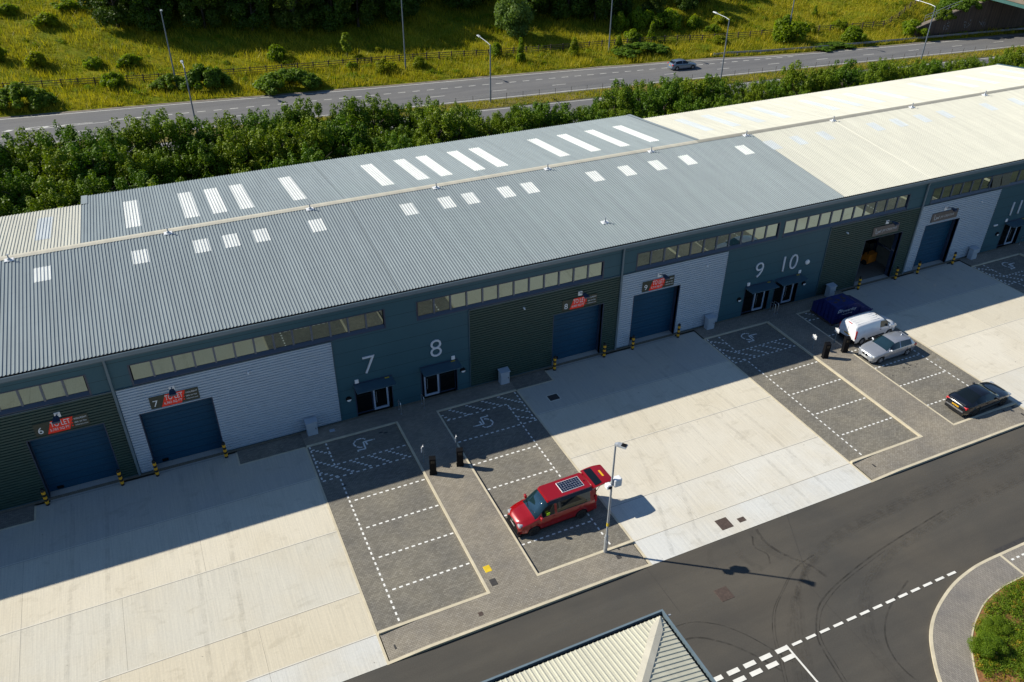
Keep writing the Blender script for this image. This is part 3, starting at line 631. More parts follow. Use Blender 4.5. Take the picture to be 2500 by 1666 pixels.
def entrance(parent, x0, x1, leaf_right=True, num_x=None):
    d=0.24; z1=2.42
    rv=MB(); rv.box(x0-.05,x0,-.02,d,0.05,z1+.05); rv.box(x1,x1+.05,-.02,d,.05,z1+.05); rv.box(x0,x1,-.02,d,z1,z1+.05); rv.box(x0,x1,d+.3,d+.32,0.05,z1); rv.build("entrance_reveal",'reveal',parent)
    mid=(x0+x1)/2; la,lb=(mid-.02,x1-.22) if leaf_right else (x0+.22,mid+.02); fa,fb=(x0+.02,mid-.06) if leaf_right else (mid+.06,x1-.02)
    lf=MB()
    for a,b_,c,e in ((la,la+.11,.06,z1),(lb-.11,lb,.06,z1),(la+.11,lb-.11,.06,.22),(la+.11,lb-.11,z1-.1,z1)): lf.box(a,b_,d-.06,d+.02,c,e)
    l=lf.build("entrance_door",'door_frame',parent); q=MB(); q.rect(0,1,0,1,0); 
    gl=MB(); gl.add([(la+.11,d-.01,.22),(lb-.11,d-.01,.22),(lb-.11,d-.01,z1-.1),(la+.11,d-.01,z1-.1)],[(0,1,2,3)]); gl.build("door_glass",'glass_dark',l)
    hb=MB(); hb.tube([(la+.2,d-.12,.7),(la+.2,d-.12,1.6)],.018,8); hb.build("pull_handle",'steel',l)
    sf=MB()
    for a,b_,c,e in ((fa,fa+.05,.06,z1),(fb-.05,fb,.06,z1),(fa+.05,fb-.05,.06,.14),(fa+.05,fb-.05,z1-.06,z1)): sf.box(a,b_,d-.05,d+.02,c,e)
    s_=sf.build("side_light",'frame',parent)
    gl=MB(); gl.add([(fa+.05,d-.005,.14),(fb-.05,d-.005,.14),(fb-.05,d-.005,z1-.06),(fa+.05,d-.005,z1-.06)],[(0,1,2,3)]); gl.build("side_light_glass",'glass_dark',s_)
    cp=MB(); a,b_=x0-.08,x1+.10
    cp.add([(a,-.005,2.66),(b_,-.005,2.66),(b_,-.95,2.60),(a,-.95,2.60),(a,-.005,2.57),(b_,-.005,2.57),(b_,-.95,2.55),(a,-.95,2.55)],[(0,1,2,3),(7,6,5,4),(0,4,5,1),(1,5,6,2),(2,6,7,3),(3,7,4,0)])
    c_=cp.build("entrance_canopy",'trim',parent)
    lb_=MB(); lb_.add([(b_-.52,-.03,2.664),(b_-.22,-.03,2.664),(b_-.22,-.13,2.658),(b_-.52,-.13,2.658)],[(3,2,1,0)]); lb_.build("warning_label",'yellow',c_)
    cb=MB(); cb.box(a,b_,-.03,-.003,2.67,2.76); cb.build("canopy_flashing",'frame',c_)
def unit(name, label, x0, x1, clad_kind, cx0, cx1, door, win, nwin, ent=None, leaf_right=True, number=None, nx=0, opened=False, tilt_open=(), pipes=()):
    u = thing(name, label, "industrial unit", ((x0+x1)/2,0,0), group="industrial units along the terrace")
    inv = (x0+x1)/2
    parts_before = set(COL.objects)
    holes=[(win[0],win[1],6.45,7.88),(door[0],door[1],-0.1,4.38)]
    if ent: holes.append((ent[0],ent[1],-0.1,2.42))
    wl=MB(); box_wall(wl,x0,x1,-0.1,8.74,holes); wl.build("wall",'panel',None)
    bw=MB(); yb=23.3 if x1<=43.9 and x0>=-5.3 else 21.2
    if x0 < -20: bw.box(x0,x0+.2,.22,yb,-0.1,8.6)
    if x1 > 90: bw.box(x1-.2,x1,.22,yb,-0.1,8.6)
    bw.box(x0,x1,yb-.2,yb,-0.1,8.55 if yb<22 else 8.72); bw.build("rear_wall",'panel',None)
    cl=MB(); clad(cl,cx0,cx1,0.12,6.36,(door[0]-.06,door[1]+.06,-1,4.44)); cl.build("cladding",'clad_light' if clad_kind=='light' else 'clad_green',None)
    for q in ((cx0,cx1,-.07,-.003,6.365,6.425),(cx0,door[0]-.062,-.05,-.003,0.04,.115),(door[1]+.062,cx1,-.05,-.003,.04,.115),(cx1,cx1+.06,-.06,-.003,.04,6.364) if cx1<x1-.5 else None,(cx0-.06,cx0,-.06,-.003,.04,6.364) if cx0>x0+.5 else None):
        if q: tr=MB(); tr.box(*q); tr.build("cladding_trim",'trim',None)
    # roof sheets
    def sheet(nm,a,b_,ya,yb_,zfun,m): 
        if b_-a>.05:
            q=MB(); rib_sheet(q,a,b_,ya,yb_,zfun); return q.build(nm,m,None)
    GX=48.9; a,b_=x0,min(x1,GX); sheet("front_roof_sheet",a,b_,-.12,YR,zf,'roof_grey'); sheet("front_roof_sheet",max(x0,GX),x1,-.12,YR,zf,'roof_cream')
    sheet("rear_roof_sheet",max(x0,-5.2),min(x1,43.8),YR,23.5,zb_,'roof_grey'); sheet("rear_roof_sheet",x0,min(x1,-5.2),YR,21.35,zb_,'roof_cream'); sheet("rear_roof_sheet",max(x0,43.8),x1,YR,21.45,zb_,'roof_cream')
    for xs in FRONT_SKY:
        if x0<=xs<x1-.5: q=MB(); rib_sheet(q,xs,xs+1.0,8.45,10.08,zf,.008); q.build("skylight",'skylight' if xs<47 else 'skylight_c',None)
    for xs,ya,yb_,m in [(t,13.9,20.3,'skylight') for t in REAR_SKY_G]+[(t,14.4,19.4,'skylight_c') for t in REAR_SKY_C]:
        if x0<=xs<x1-.5: q=MB(); rib_sheet(q,xs,xs+1.0,ya,yb_,zb_,.008); q.build("skylight",m,None)
    rc=MB(); h=.30; rz=ZR+.075
    rc.add([(x0,YR-h,zf(YR-h)+.045),(x1,YR-h,zf(YR-h)+.045),(x0,YR-.05,rz-.01),(x1,YR-.05,rz-.01),(x0,YR+.05,rz-.01),(x1,YR+.05,rz-.01),(x0,YR+h,zb_(YR+h)+.045),(x1,YR+h,zb_(YR+h)+.045),(x0,YR-h,zf(YR-h)+.012),(x1,YR-h,zf(YR-h)+.012),(x0,YR+h,zb_(YR+h)+.012),(x1,YR+h,zb_(YR+h)+.012)],
           [(0,1,3,2),(2,3,5,4),(4,5,7,6),(8,9,1,0),(6,7,11,10)])
    rc.build("ridge_cap",'ridge' if x0<40 else 'ridge_dull',None)
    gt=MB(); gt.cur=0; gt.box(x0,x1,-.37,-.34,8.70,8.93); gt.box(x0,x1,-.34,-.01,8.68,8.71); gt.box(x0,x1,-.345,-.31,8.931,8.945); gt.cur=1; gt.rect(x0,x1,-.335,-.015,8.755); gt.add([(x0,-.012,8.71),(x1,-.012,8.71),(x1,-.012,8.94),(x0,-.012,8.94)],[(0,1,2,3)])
    gt.build("gutter",['gutter','gutter_shade'],None)
    fa=MB(); fa.box(x0,x1,-.02,-.004,8.42,8.67); fa.build("fascia",'trim',None)
    window_strip(None,win[0],win[1],nwin,tilt_open); roller_door(None,door[0],door[1],opened)
    if ent: entrance(None,ent[0],ent[1],leaf_right)
    if number:
        o=wall_text("unit_number",number,1.98,nx,-.05,3.36,'white_num',None,depth=.04,thin=.028)
    for xp in pipes:
        dp=MB(); dp.tube([(xp,-.16,8.70),(xp,-.14,8.45),(xp,-.12,8.3),(xp,-.12,.05)],.075,8); dp.build("downpipe",'gutter',None,smooth=40)
    if x1>90:
        vg=MB(); vg.box(x1-.02,x1+.18,-.2,YR,8.5,8.6); 
        vg=MB()
        for ya,yb_,fn in ((-.3,YR,zf),(YR,21.6,zb_)):
            vg.add([(x1-.1,ya,fn(ya)+.10),(x1+.18,ya,fn(ya)+.10),(x1+.18,yb_,fn(yb_)+.10),(x1-.1,yb_,fn(yb_)+.10),(x1+.18,ya,fn(ya)-.4),(x1+.18,yb_,fn(yb_)-.4),(x1-.1,ya,fn(ya)+.02),(x1-.1,yb_,fn(yb_)+.02)],[(0,1,2,3),(1,4,5,2),(0,3,7,6)])
        vg.build("verge_trim",'trim',None)
    if name_gap := ((x0 < -5.2 < x1) or (x0 < 43.8 < x1)):
        st=MB(); xx=-5.2 if x0<0 else 43.8; 
        st.add([(xx,21.3,zb_(21.3)+.05),(xx,23.55,zb_(23.55)+.05),(xx,23.55,zb_(23.55)-.35),(xx,21.3,zb_(21.3)-.35)],[(0,1,2,3)])
        a_,c_=(xx-.03,xx+.42) if x0<0 else (xx-.35,xx+.03)
        st.add([(a_,21.3 if x0<0 else YR+.4,zb_(21.3 if x0<0 else YR+.4)+.05),(c_,21.3 if x0<0 else YR+.4,zb_(21.3 if x0<0 else YR+.4)+.05),(c_,23.55,zb_(23.55)+.05),(a_,23.55,zb_(23.55)+.05)],[(0,1,2,3)])
        st.build("step_flashing",'roof_grey',None)
    for o in set(COL.objects)-parts_before:
        if o.parent is None:
            o.parent=u; o.matrix_parent_inverse=Matrix.Translation((-inv,0,0))
    return u
unit("industrial_unit","leftmost unit, dark green cladding round a navy door under the board numbered 6",-30,-4.72,'green',-30,-4.78,(-9.7,-5.75),(-20.5,-5.82),13,pipes=(-4.73,))
unit("industrial_unit","unit with silver cladding left of the large white 7 and a long strip window",-4.72,12.5,'light',-4.62,7.86,(-3.75,0.30),(-3.66,11.48),13,(9.02,11.49),True,"7",9.72)
unit("industrial_unit","unit with the large white 8 left of dark green cladding and a navy roller door",12.5,28.98,'green',17.2,28.9,(23.6,27.6),(13.55,27.45),12,(13.62,16.17),False,"8",14.33,pipes=(28.92,))
unit("industrial_unit","unit with silver cladding left of the large white 9",28.98,43.25,'light',29.05,38.32,(30.2,34.2),(30.12,42.98),11,(40.72,43.2),True,"9",41.3)
unit("industrial_unit","unit with the large white 10 and an open roller door in green cladding",43.25,58.15,'green',48.4,58.08,(52.6,56.7),(43.4,56.45),11,(43.75,46.15),True,"10",44.05,opened=True,pipes=(58.15,))
unit("industrial_unit","unit with silver cladding left of the white 11 at the right edge",58.15,75.0,'light',58.25,67.75,(59.4,63.4),(59.05,73.2),12,(70.1,72.6),True,"11",70.15,tilt_open=(6,7))
unit("industrial_unit","farthest unit under the cream roof, its wall cut off by the right edge",75.0,92.3,'green',79.9,92.0,(85,89),(76,90),12,(76.3,78.8),False,None)
# interior behind the open roller door of unit 10
im_ = MB(); im_.rect(48.5,58.0,.58,12,.012); struct(im_.build("warehouse_floor",'floor_in'))
ri = MB(); ri.box(57.9,58.05,.6,12,0,8); ri.box(48.4,48.5,.6,12,0,8); ri.box(48.5,57.9,12,12.1,0,8); struct(ri.build("warehouse_walls",'dark_room'))
rb = MB()
for z in (1.6,3.2,4.8): rb.box(57.80,57.895,.6,12,z,z+.18)
for y in (3,6,9): rb.box(57.7,57.895,y,y+.2,0,8)
tag(rb.build("steel_rails",'frame'),"dark steel rails along the side wall inside the open roller door","steel rails")
# ------------------------------------------------------------------ near building at the bottom edge (hipped roof of pale steel)
def near_building():
    X1,Y1=15.15,-26.15; hz=7.0; X0=-25.0; Y0=-60.0
    u=thing("shed","low shed with a hipped cream sheet roof at the bottom edge","shed",(0,-40,0)); before=set(COL.objects)
    w_=MB(); w_.box(X0,X1-.35,Y0,Y1-.35,0,hz-.2); w_.build("wall",'panel',None)
    gt=MB()
    gt.box(X0,X1,Y1-.085,Y1,hz-.2,hz+.03); gt.box(X1-.085,X1,Y0,Y1-.085,hz-.2,hz+.03); gt.cur=1
    gt.rect(X0,X1-.085,Y1-.36,Y1-.085,hz-.14); gt.rect(X1-.36,X1-.085,Y0,Y1-.36,hz-.14)
    gt.build("gutter",['gutter','gutter_shade'],None)
    bk=MB(); bk.box(X1,X1+.22,Y1-.33,Y1-.27,hz-.12,hz-.07); bk.build("gutter_bracket",'galv',None)
    # north slope (ribs run along y) clipped by the hip, east slope (ribs run along x)
    sl=math.tan(R(12)); ye=Y1-.26; xe=X1-.26; P_=0.2; n_=MB()
    prof=((0,0),(.125,0),(.142,.034),(.183,.034))
    # one strip per face of the profile, its far end clipped on the hip line x - xe = y - ye
    k=0; pts=[]
    while xe-k*P_>X0:
        for dx,h in prof: pts.append((xe-(k*P_)-dx,h))
        k+=1
    D=30.0
    def znorth(y,h): return hz+.03+(ye-y)*sl+h
    v=[];f_=[]
    for i,(x,h) in enumerate(pts):
        yb_=max(ye-(xe-x),ye-D); v+=[(x,ye,znorth(ye,h)),(x,min(ye,yb_),znorth(min(ye,yb_),h))]
    for i in range(len(pts)-1): f_.append((2*i,2*i+1,2*i+3,2*i+2))
    n_.add(v,f_); n_.build("north_roof_sheet",'roof_near',None)
    e_=MB(); v=[];f_=[]; pts=[]; k=0
    while ye-k*P_>Y0:
        for dy,h in prof: pts.append((ye-k*P_-dy,h))
        k+=1
    for (y,h) in pts:
        xa=xe-min(ye-y,D); v+=[(xe,y,hz+.03+h),(xa,y,hz+.03+(xe-xa)*sl+h)]
    for i in range(len(pts)-1): f_.append((2*i,2*i+2,2*i+3,2*i+1))
    e_.add(v,f_); e_.build("east_roof_sheet",'roof_near',None)
    hc=MB(); a=.30
    def P(t,dx,dy,dz): return (xe-t+dx,ye-t+dy,hz+.03+t*sl+dz)
    hc.add([P(0,-.05,.02,.02),P(0.02,.02,-.05,.02),P(.08,0,0,.075),P(30,0,0,.075),P(30,-a,a*.0,.05),P(30,0,-a,.05),P(.35,-.34,.0,.045-.0),P(.35,0.0,-.34,.045)],[(2,3,4,6),(2,7,5,3),(0,2,6),(1,7,2)])
    hc.build("hip_cap",'ridge',None)
    for o in set(COL.objects)-before:
        if o.parent is None: o.parent=u; o.matrix_parent_inverse=Matrix.Translation((0,40,0))
near_building()
# ------------------------------------------------------------------ things on the facade and the forecourt
# roof anchor posts (0.8 m square white base with a post) along the ridge, one lower down
def anchor(x,y,label):
    t=thing("roof_anchor_post",label,"roof anchor",(x,y,zf(y)+.04),group="roof anchor posts"); t.rotation_euler=(math.atan(TANR),0,0)
    b_=MB(); b_.add([(-.27,-.20,.0),(.27,-.20,0),(.27,.20,0),(-.27,.20,0),(-.255,-.185,.03),(.255,-.185,.03),(.255,.185,.03),(-.255,.185,.03)],[(4,5,6,7),(0,1,5,4),(1,2,6,5),(2,3,7,6),(3,0,4,7)]); b_.build("base_plate",'white',t)
    p_=MB(); p_.lathe([(.13,.03),(.10,.12),(.05,.16),(.045,.36),(.065,.38),(.065,.42)],n=12); p_.build("post",'galv',t,smooth=40)
for x,l in ((-9.34,"leftmost roof anchor post, on the ridge by the left edge"),(.18,"roof anchor post on the ridge above the board numbered 7"),(9.76,"roof anchor post on the ridge, third from the left"),(19.32,"roof anchor post on the ridge, fourth from the left"),(28.72,"roof anchor post on the ridge in line with the board numbered 8"),(38.4,"roof anchor post on the ridge behind the silver cladding of unit 9"),(48.2,"roof anchor post where the grey front roof meets the cream one"),(58.1,"roof anchor post on the cream ridge nearest the grey roof"),(67.9,"roof anchor post on the cream ridge, second from its right end"),(77.8,"farthest right roof anchor post on the cream ridge")):
    anchor(x,11.55,l)
anchor(29.0,2.84,"roof anchor post standing alone low on the grey front slope")
# letting boards
def board(x0,x1,no,area,label,name="letting_board"):
    t=thing(name,label,"sign",((x0+x1)/2,-.06,5.0),group="red and black letting boards"); ix=(x0+x1)/2
    bf=set(COL.objects); w_=x1-x0
    b_=MB(); b_.box(x0,x1,-.11,-.06,4.58,5.42); b_.build("board",'sign_dark',None)
    a=x0+w_*.21; c=x0+w_*.62
    rd=MB(); rd.add([(a,-.114,4.582),(c,-.114,4.582),(c+.32,-.114,5.418),(a+.32,-.114,5.418)],[(0,1,2,3)]); rd.build("red_panel",'sign_red',None)
    wall_text("lettering",no,.62,x0+.16,-.118,4.72,'sign_white',None,depth=.004)
    wall_text("lettering","TO LET",.50,a+.27,-.118,5.00,'sign_white',None,width=1.0,depth=.003)
    wall_text("lettering",area+" SQ FT",.23,a+.17,-.118,4.73,'sign_white',None,width=1.0,depth=.004)
    wall_text("lettering","INDURENT",.16,x1-.72,-.118,5.16,'sign_white',None,width=.66,depth=.003)
    wall_text("lettering","0808 169 7554",.13,x1-.74,-.118,4.93,'sign_white',None,width=.62,depth=.003)
    wall_text("lettering","indurent.com",.13,x1-.74,-.118,4.74,'sign_white',None,width=.66,depth=.003)
    lg=MB(); lg.lathe([(.07,-.118),(.07,-.116)],(x1-.85,0,5.22),'y',10); lg.lathe([(.05,-.118),(.05,-.116)],(x1-.86,0,4.98),'y',8); lg.lathe([(.05,-.118),(.05,-.116)],(x1-.88,0,4.79),'y',8); lg.build("emblem",'sign_red',None)
    for o in set(COL.objects)-bf:
        if o.parent is None: o.parent=t; o.matrix_parent_inverse=Matrix.Translation((-ix,.06,-5.0))
board(-9.16,-6.37,"6","5,755","TO LET board numbered 6 on the dark green cladding")
board(-3.06,-.31,"7","6,362","TO LET board numbered 7 on the silver cladding")
board(24.2,26.98,"8","6,005","TO LET board numbered 8 on the dark green cladding")
board(30.8,33.56,"9","5,314","TO LET board numbered 9 on the silver cladding")
def shop_sign(x0,x1,label):
    t=thing("company_sign",label,"sign",((x0+x1)/2,-.06,5.0),group="brown company signs"); ix=(x0+x1)/2; bf=set(COL.objects)
    b_=MB(); b_.box(x0,x1,-.14,-.06,4.66,5.46); b_.build("board",'sign_brown',None)
    lg=MB()
    for q in (((.25,.62),(.32,.16)),((.32,.16),(.52,.16)),((.47,.40),(.56,.18)),((.56,.18),(.66,.36)),((.66,.36),(.76,.18)),((.76,.18),(.86,.44))):
        (a,b1),(c,d)=q; lg.tube([(x0+a,-.145,4.72+b1),(x0+c,-.145,4.72+d)],.032,6)
    lg.build("emblem",'sign_silver',None)
    wall_text("lettering","JW CREATIVE",.30,x0+1.0,-.146,4.93,'sign_silver',None,width=1.6,depth=.006)
    for o in set(COL.objects)-bf:
        if o.parent is None: o.parent=t; o.matrix_parent_inverse=Matrix.Translation((-ix,.06,-5.0))
shop_sign(53.1,55.95,"brown JW CREATIVE sign over the open roller door"); shop_sign(59.75,62.8,"brown JW CREATIVE sign over the closed door on silver cladding")
# floodlights on arms above the doors
def flood(x,label):
    t=thing("floodlight",label,"floodlight",(x,-.055,5.72),group="floodlights above the roller doors")
    a=MB(); a.box(-.16,.16,-.05,0,-.16,.16); a.build("wall_plate",'white',t)
    a=MB(); a.tube([(0,-.05,.05),(0,-.45,.24),(0,-.70,.26)],.035,8); a.build("arm",'pole_dark',t)
    a=MB(); a.add([(-.12,-.55,.30),(.12,-.55,.30),(.22,-1.06,.24),(-.22,-1.06,.24),(-.10,-.55,.20),(.10,-.55,.20),(.20,-1.06,.13),(-.20,-1.06,.13)],[(0,1,2,3),(7,6,5,4),(0,4,5,1),(1,5,6,2),(2,6,7,3),(3,7,4,0)]); a.build("lamp_head",'frame',t)
for x,l in ((-7.8,"floodlight arm above the board numbered 6"),(-1.7,"floodlight arm above the board numbered 7"),(25.6,"floodlight arm above the board numbered 8"),(32.2,"floodlight arm above the board numbered 9"),(54.5,"floodlight arm above the open roller door"),(61.2,"floodlight arm above the sign on silver cladding of unit 11")): flood(x,l)
def cam_unit(x,y0,label):
    o=MB(); o.box(-.05,.05,-.16,0,-.05,.05); o.lathe([(.03,-.24),(.06,-.16)],(0,0,-.03),'y',8)
    o=o.build("wall_sensor",'white',None,loc=(x,y0,5.62)); tag(o,label,"sensor",group="small wall sensors")
for x,l in ((2.66,"small wall sensor on silver cladding right of the 7 board"),(21.2,"small wall sensor on green cladding left of the 8 board"),(36.4,"small wall sensor on silver cladding right of the 9 board"),(50.15,"small wall sensor on green cladding right of the white 10"),(65.5,"small wall sensor on silver cladding left of the white 11")): cam_unit(x,-.057,l)
def alarm(x,z,label):
    o=MB(); o.bbox(-.13,.13,-.09,0,-.14,.14,.03); o=o.build("alarm_box",'white',None,loc=(x,-.003,z)); tag(o,label,"alarm box",group="white alarm boxes")
for x,l in ((9.18,"white alarm box under the large 7"),(15.93,"white alarm box under the large 8"),(40.89,"white alarm box under the large 9"),(46.01,"white alarm box under the large 10"),(70.02,"white alarm box left of the canopy under the 11")): alarm(x,2.93,l)
def bulk(x,label):
    t=thing("bulkhead_light",label,"wall light",(x,-.003,1.68),group="round wall lights beside the entrances")
    a=MB(); a.lathe([(.19,0),(.19,-.06),(.16,-.11),(.05,-.13)],(0,0,0),'y',18); a.build("hood",'black',t,smooth=40)
    a=MB(); n=10; a.add([(.15*math.cos(math.pi+math.pi*k/n),-.135,.15*math.sin(math.pi+math.pi*k/n)) for k in range(n+1)],[tuple(range(n+1))]); a.build("lens",'white',t)
for x,l in ((8.53,"round wall light left of the entrance under the 7"),(16.62,"round wall light right of the entrance under the 8"),(40.2,"round wall light left of the entrance under the 9"),(46.75,"round wall light right of the entrance under the 10"),(69.4,"round wall light left of the entrance under the 11")): bulk(x,l)
o=MB(); o.lathe([(.22,0),(.20,-.08),(.08,-.14)],(0,0,0),'y',14); o=o.build("wall_dish",'white',None,smooth=40,loc=(46.63,-.004,3.65)); tag(o,"small white dish on the wall right of the large 10","dish")
o=MB(); o.bbox(-.24,.24,-.10,0,-.06,.06,.02); o=o.build("emergency_light",'white',None,loc=(68.73,-.004,2.68)); tag(o,"small white emergency light between silver cladding and the entrance of 11","light")
# meter cabinets
def cabinet(x,label):
    t=thing("meter_cabinet",label,"cabinet",(x,-.48,.05),group="pale meter cabinets at the foot of the wall")
    a=MB(); a.bbox(-.34,.34,-.24,.24,0,.98,.03); a.build("body",'grey_box',t)
    a=MB(); a.add([(-.39,-.28,.985),(.39,-.28,.985),(.39,.27,1.03),(-.39,.27,1.03),(-.39,-.28,1.03),(.39,-.28,1.03),(.39,.27,1.09),(-.39,.27,1.09)],[(3,2,1,0),(4,5,6,7),(0,1,5,4),(1,2,6,5),(2,3,7,6),(3,0,4,7)]); a.build("lid",'grey_box',t)
    a=MB(); a.box(-.29,.29,-.252,-.242,.10,.88); a.build("door",'grey_box',t)
    a=MB(); a.box(.20,.24,-.268,-.253,.45,.56); a.build("latch",'black',t)
for x,l in ((5.82,"meter cabinet against the silver cladding left of the 7"),(19.55,"meter cabinet against the green cladding right of the 8"),(37.25,"meter cabinet against the silver cladding left of the 9"),(49.5,"meter cabinet against the green cladding behind the blue skip"),(66.25,"meter cabinet against the silver cladding left of the 11")): cabinet(x,l)
# bollards
def bollard():
    t=thing("bollard","black and yellow bollard","bollard",group="black and yellow bollards beside the roller doors")
    a=MB(); a.lathe([(.105,0),(.105,1.16),(.09,1.21),(.04,1.235)],n=16); a.build("post",'black_band',t,smooth=40)
    for z in (.14,.50,.86):
        a=MB(); a.lathe([(.109,z),(.109,z+.19)],n=16); a.build("yellow_band",'yellow_band',t,smooth=40)
    return t
b0=bollard()
for k,(x,l) in enumerate(((-9.83,"bollard left of the door under board 6"),(-5.75,"bollard right of the door under board 6"),(-3.75,"bollard left of the door under board 7"),(.34,"bollard right of the door under board 7"),(23.55,"bollard left of the door under board 8"),(27.7,"bollard right of the door under board 8"),(30.18,"bollard left of the door under board 9"),(34.28,"bollard right of the door under board 9"),(52.6,"bollard left of the open roller door"),(56.85,"bollard right of the open roller door"),(59.45,"bollard left of the closed door on silver cladding of unit 11"),(63.75,"bollard right of the closed door on silver cladding of unit 11"))):
    l="black and yellow "+l
    if k==0: b0.location=(x,-.56,0); b0['label']=l
    else: dup(b0,(x,-.56,0),label=l)
# charging posts and their signposts
def charger(x,y,rz,label):
    t=thing("charging_post",label,"charging post",(x,y,H),rz,group="black charging posts on the footway")
    a=MB(); a.ext([(-.15,0),(.15,0),(.15,1.30),(.10,1.34),(-.15,1.24)],'x',-.20,.20); a.build("body",'black',t)
    a=MB(); a.add([(-.12,-.152,.92),(.12,-.152,.92),(.12,-.152,1.12),(-.12,-.152,1.12)],[(0,1,2,3)]); a.build("screen",'black_gloss',t)
    a=MB(); a.box(-.23,.23,-.17,.17,0,.03); a.build("base_plate",'black_gloss',t)
charger(11.66,-7.42,R(-16),"black charging post in front of the left footway signpost, by unit 7"); charger(13.45,-7.38,R(-16),"black charging post standing on the kerb beside the red van's bays")
charger(42.62,-7.5,R(-16),"black charging post on the footway left of the silver car"); charger(44.52,-7.5,R(-16),"black charging post between the white van and the silver car")
def signpost(x,y,rz,label):
    t=thing("signpost",label,"sign",(x,y,H-.02),rz,group="small white parking signs on posts")
    a=MB(); a.cyl(0,0,0,1.30,.035,10); a.build("post",'gutter',t,smooth=40)
    a=MB(); a.box(-.066,-.045,-.19,.19,1.0,1.33); a.build("sign_plate",'white',t)
    a=MB(); a.add([(-.068,-.15,1.04),(-.068,.10,1.04),(-.068,.10,1.09),(-.068,-.15,1.09)],[(3,2,1,0)]); a.build("symbol",'frame',t)
    a=MB(); a.box(-.05,.02,-.035,.035,1.331,1.36); a.build("post_cap",'white',t)
signpost(11.46,-6.28,R(-38),"parking signpost with its plate edge on, left of two by units 7 and 8"); signpost(13.70,-6.22,R(-30),"parking signpost on the kerb behind the charging post by the red van's bays")
signpost(42.5,-6.28,R(8),"white parking signpost on the footway left of the white van"); signpost(44.7,-6.27,R(8),"white parking signpost at the rear of the white van")
# hoop barriers by the doors
def hoop(x,ya,yb,label,n=1):
    t=thing("hoop_barrier",label,"hoop barrier",(x,0,.05),group="steel hoop barriers by the entrances")
    a=MB(); a.tube([(0,ya,0),(0,ya,.78),(0,ya+.06,.86),(0,yb-.06,.86),(0,yb,.78),(0,yb,0)],.026,8); a.build("hoop",'steel',t,smooth=40)
    a=MB(); a.cyl(0,ya,0,.012,.07,10); a.cyl(0,yb,0,.012,.07,10); a.build("foot_flange",'steel',t)
hoop(11.75,-.95,-.42,"steel hoop barrier right of the entrance under the 7"); hoop(13.38,-.98,-.45,"steel hoop barrier left of the entrance under the 8"); hoop(43.35,-.9,-.35,"left steel hoop barrier between the canopies of 9 and 10"); hoop(43.65,-.9,-.35,"right steel hoop barrier between the canopies of 9 and 10"); hoop(72.75,-.9,-.35,"steel hoop barrier right of the entrance under the 11")
# covers in the paving
def cover(x,y,z,wx,wy,m,label,frame=None,rz=0):
    t=thing("manhole_cover" if wx>.4 else "surface_box",label,"cover",(x,y,z),rz)
    a=MB(); a.bbox(-wx/2,wx/2,-wy/2,wy/2,-.01,.012,.01); a.build("lid",m,t)
    if frame:
        a=MB(); e=.07
        for q in ((-wx/2-e,wx/2+e,-wy/2-e,-wy/2-.005),(-wx/2-e,wx/2+e,wy/2+.005,wy/2+e),(-wx/2-e,-wx/2-.005,-wy/2,wy/2),(wx/2+.005,wx/2+e,-wy/2,wy/2)): a.box(*q,-.01,.008)
        a.build("frame",frame,t)
cover(22.0,-3.45,0,.75,.6,'iron',"black square gully cover in the shaded concrete in front of unit 8",'joint_pale'); cover(25.53,-18.14,0,.80,.80,'rust',"large rusty manhole cover at the yard's edge by the road"); cover(26.66,-18.29,0,.48,.34,'rust',"small rusty cover right of the large rusty manhole in the concrete"); cover(22.45,-22.26,0,.80,.80,'rust',"rusty manhole cover in the asphalt below the lamp's shadow")
cover(11.73,-15.69,H,.38,.46,'yellow',"yellow surface cover in the footway"); cover(11.67,-16.65,H,.36,.46,'iron',"black cover in the footway next to the yellow one"); cover(10.26,-18.25,H,.24,.24,'rust',"small rusty cover in the front footway beyond the sprayed marks"); cover(18.91,-17.34,.06,.22,.22,'iron',"small black cover right of the near lamp post"); cover(18.65,-17.86,.08,.28,.28,'iron',"black cover in the lamp post's shadow"); cover(5.89,-17.42,.03,.22,.24,'iron',"small black cover at the left end of the front footway"); cover(5.79,-18.26,.03,.30,.30,'iron',"dark grey cover at the front footway's left corner")
cover(36.86,-17.42,.03,.22,.22,'iron',"small black cover at the corner of the second footway"); cover(37.22,-18.0,.06,.34,.32,'iron',"dark grey cover at the second footway's left end"); cover(50.34,-17.42,.04,.30,.2,'iron',"black cover just behind the black car's bay"); cover(49.3,-17.5,.09,.30,.2,'iron',"black cover at the kerb beside the black car's shadow"); cover(50.22,-18.26,.04,.30,.30,'iron',"dark cover right of the black car near the road"); cover(7.05,-.75,.05,.34,.28,'grey_box',"pale grey cover by the meter cabinet of unit 7")
# utility survey marks sprayed on the footway
um=MB()
for x0_ in (0,26.2):
    for q in range(6):
        for y in (-17.85,-18.45):
            x=11.9+x0_+q*.55; um.poly([(x,y,H+.003),(x+.07,y+.02,H+.003),(x+.02,y+.03,H+.003)])
struct(um.build("survey_marks",'white_paint'))
ol=MB()
for x,y,rr_ in ((47.2,-10.8,.07),(47.55,-10.95,.05),(47.9,-10.75,.08),(48.15,-11.0,.05),(48.45,-10.85,.06),(47.4,-11.15,.04),(45.7,-11.2,.05),(45.95,-11.3,.03)):
    ol.poly([(x+rr_*math.cos(t)*1.7,y+rr_*.8*math.sin(t),.003) for t in np.linspace(0,5.5,8)])
for x,y in ((9.9,-2.2),(10.2,-2.35),(6.4,-6.1)): ol.poly([(x+.16*math.cos(t),y+.07*math.sin(t),.0025+x*.0001) for t in np.linspace(0,5.6,8)])
struct(ol.build("oil_stains",'oil'))
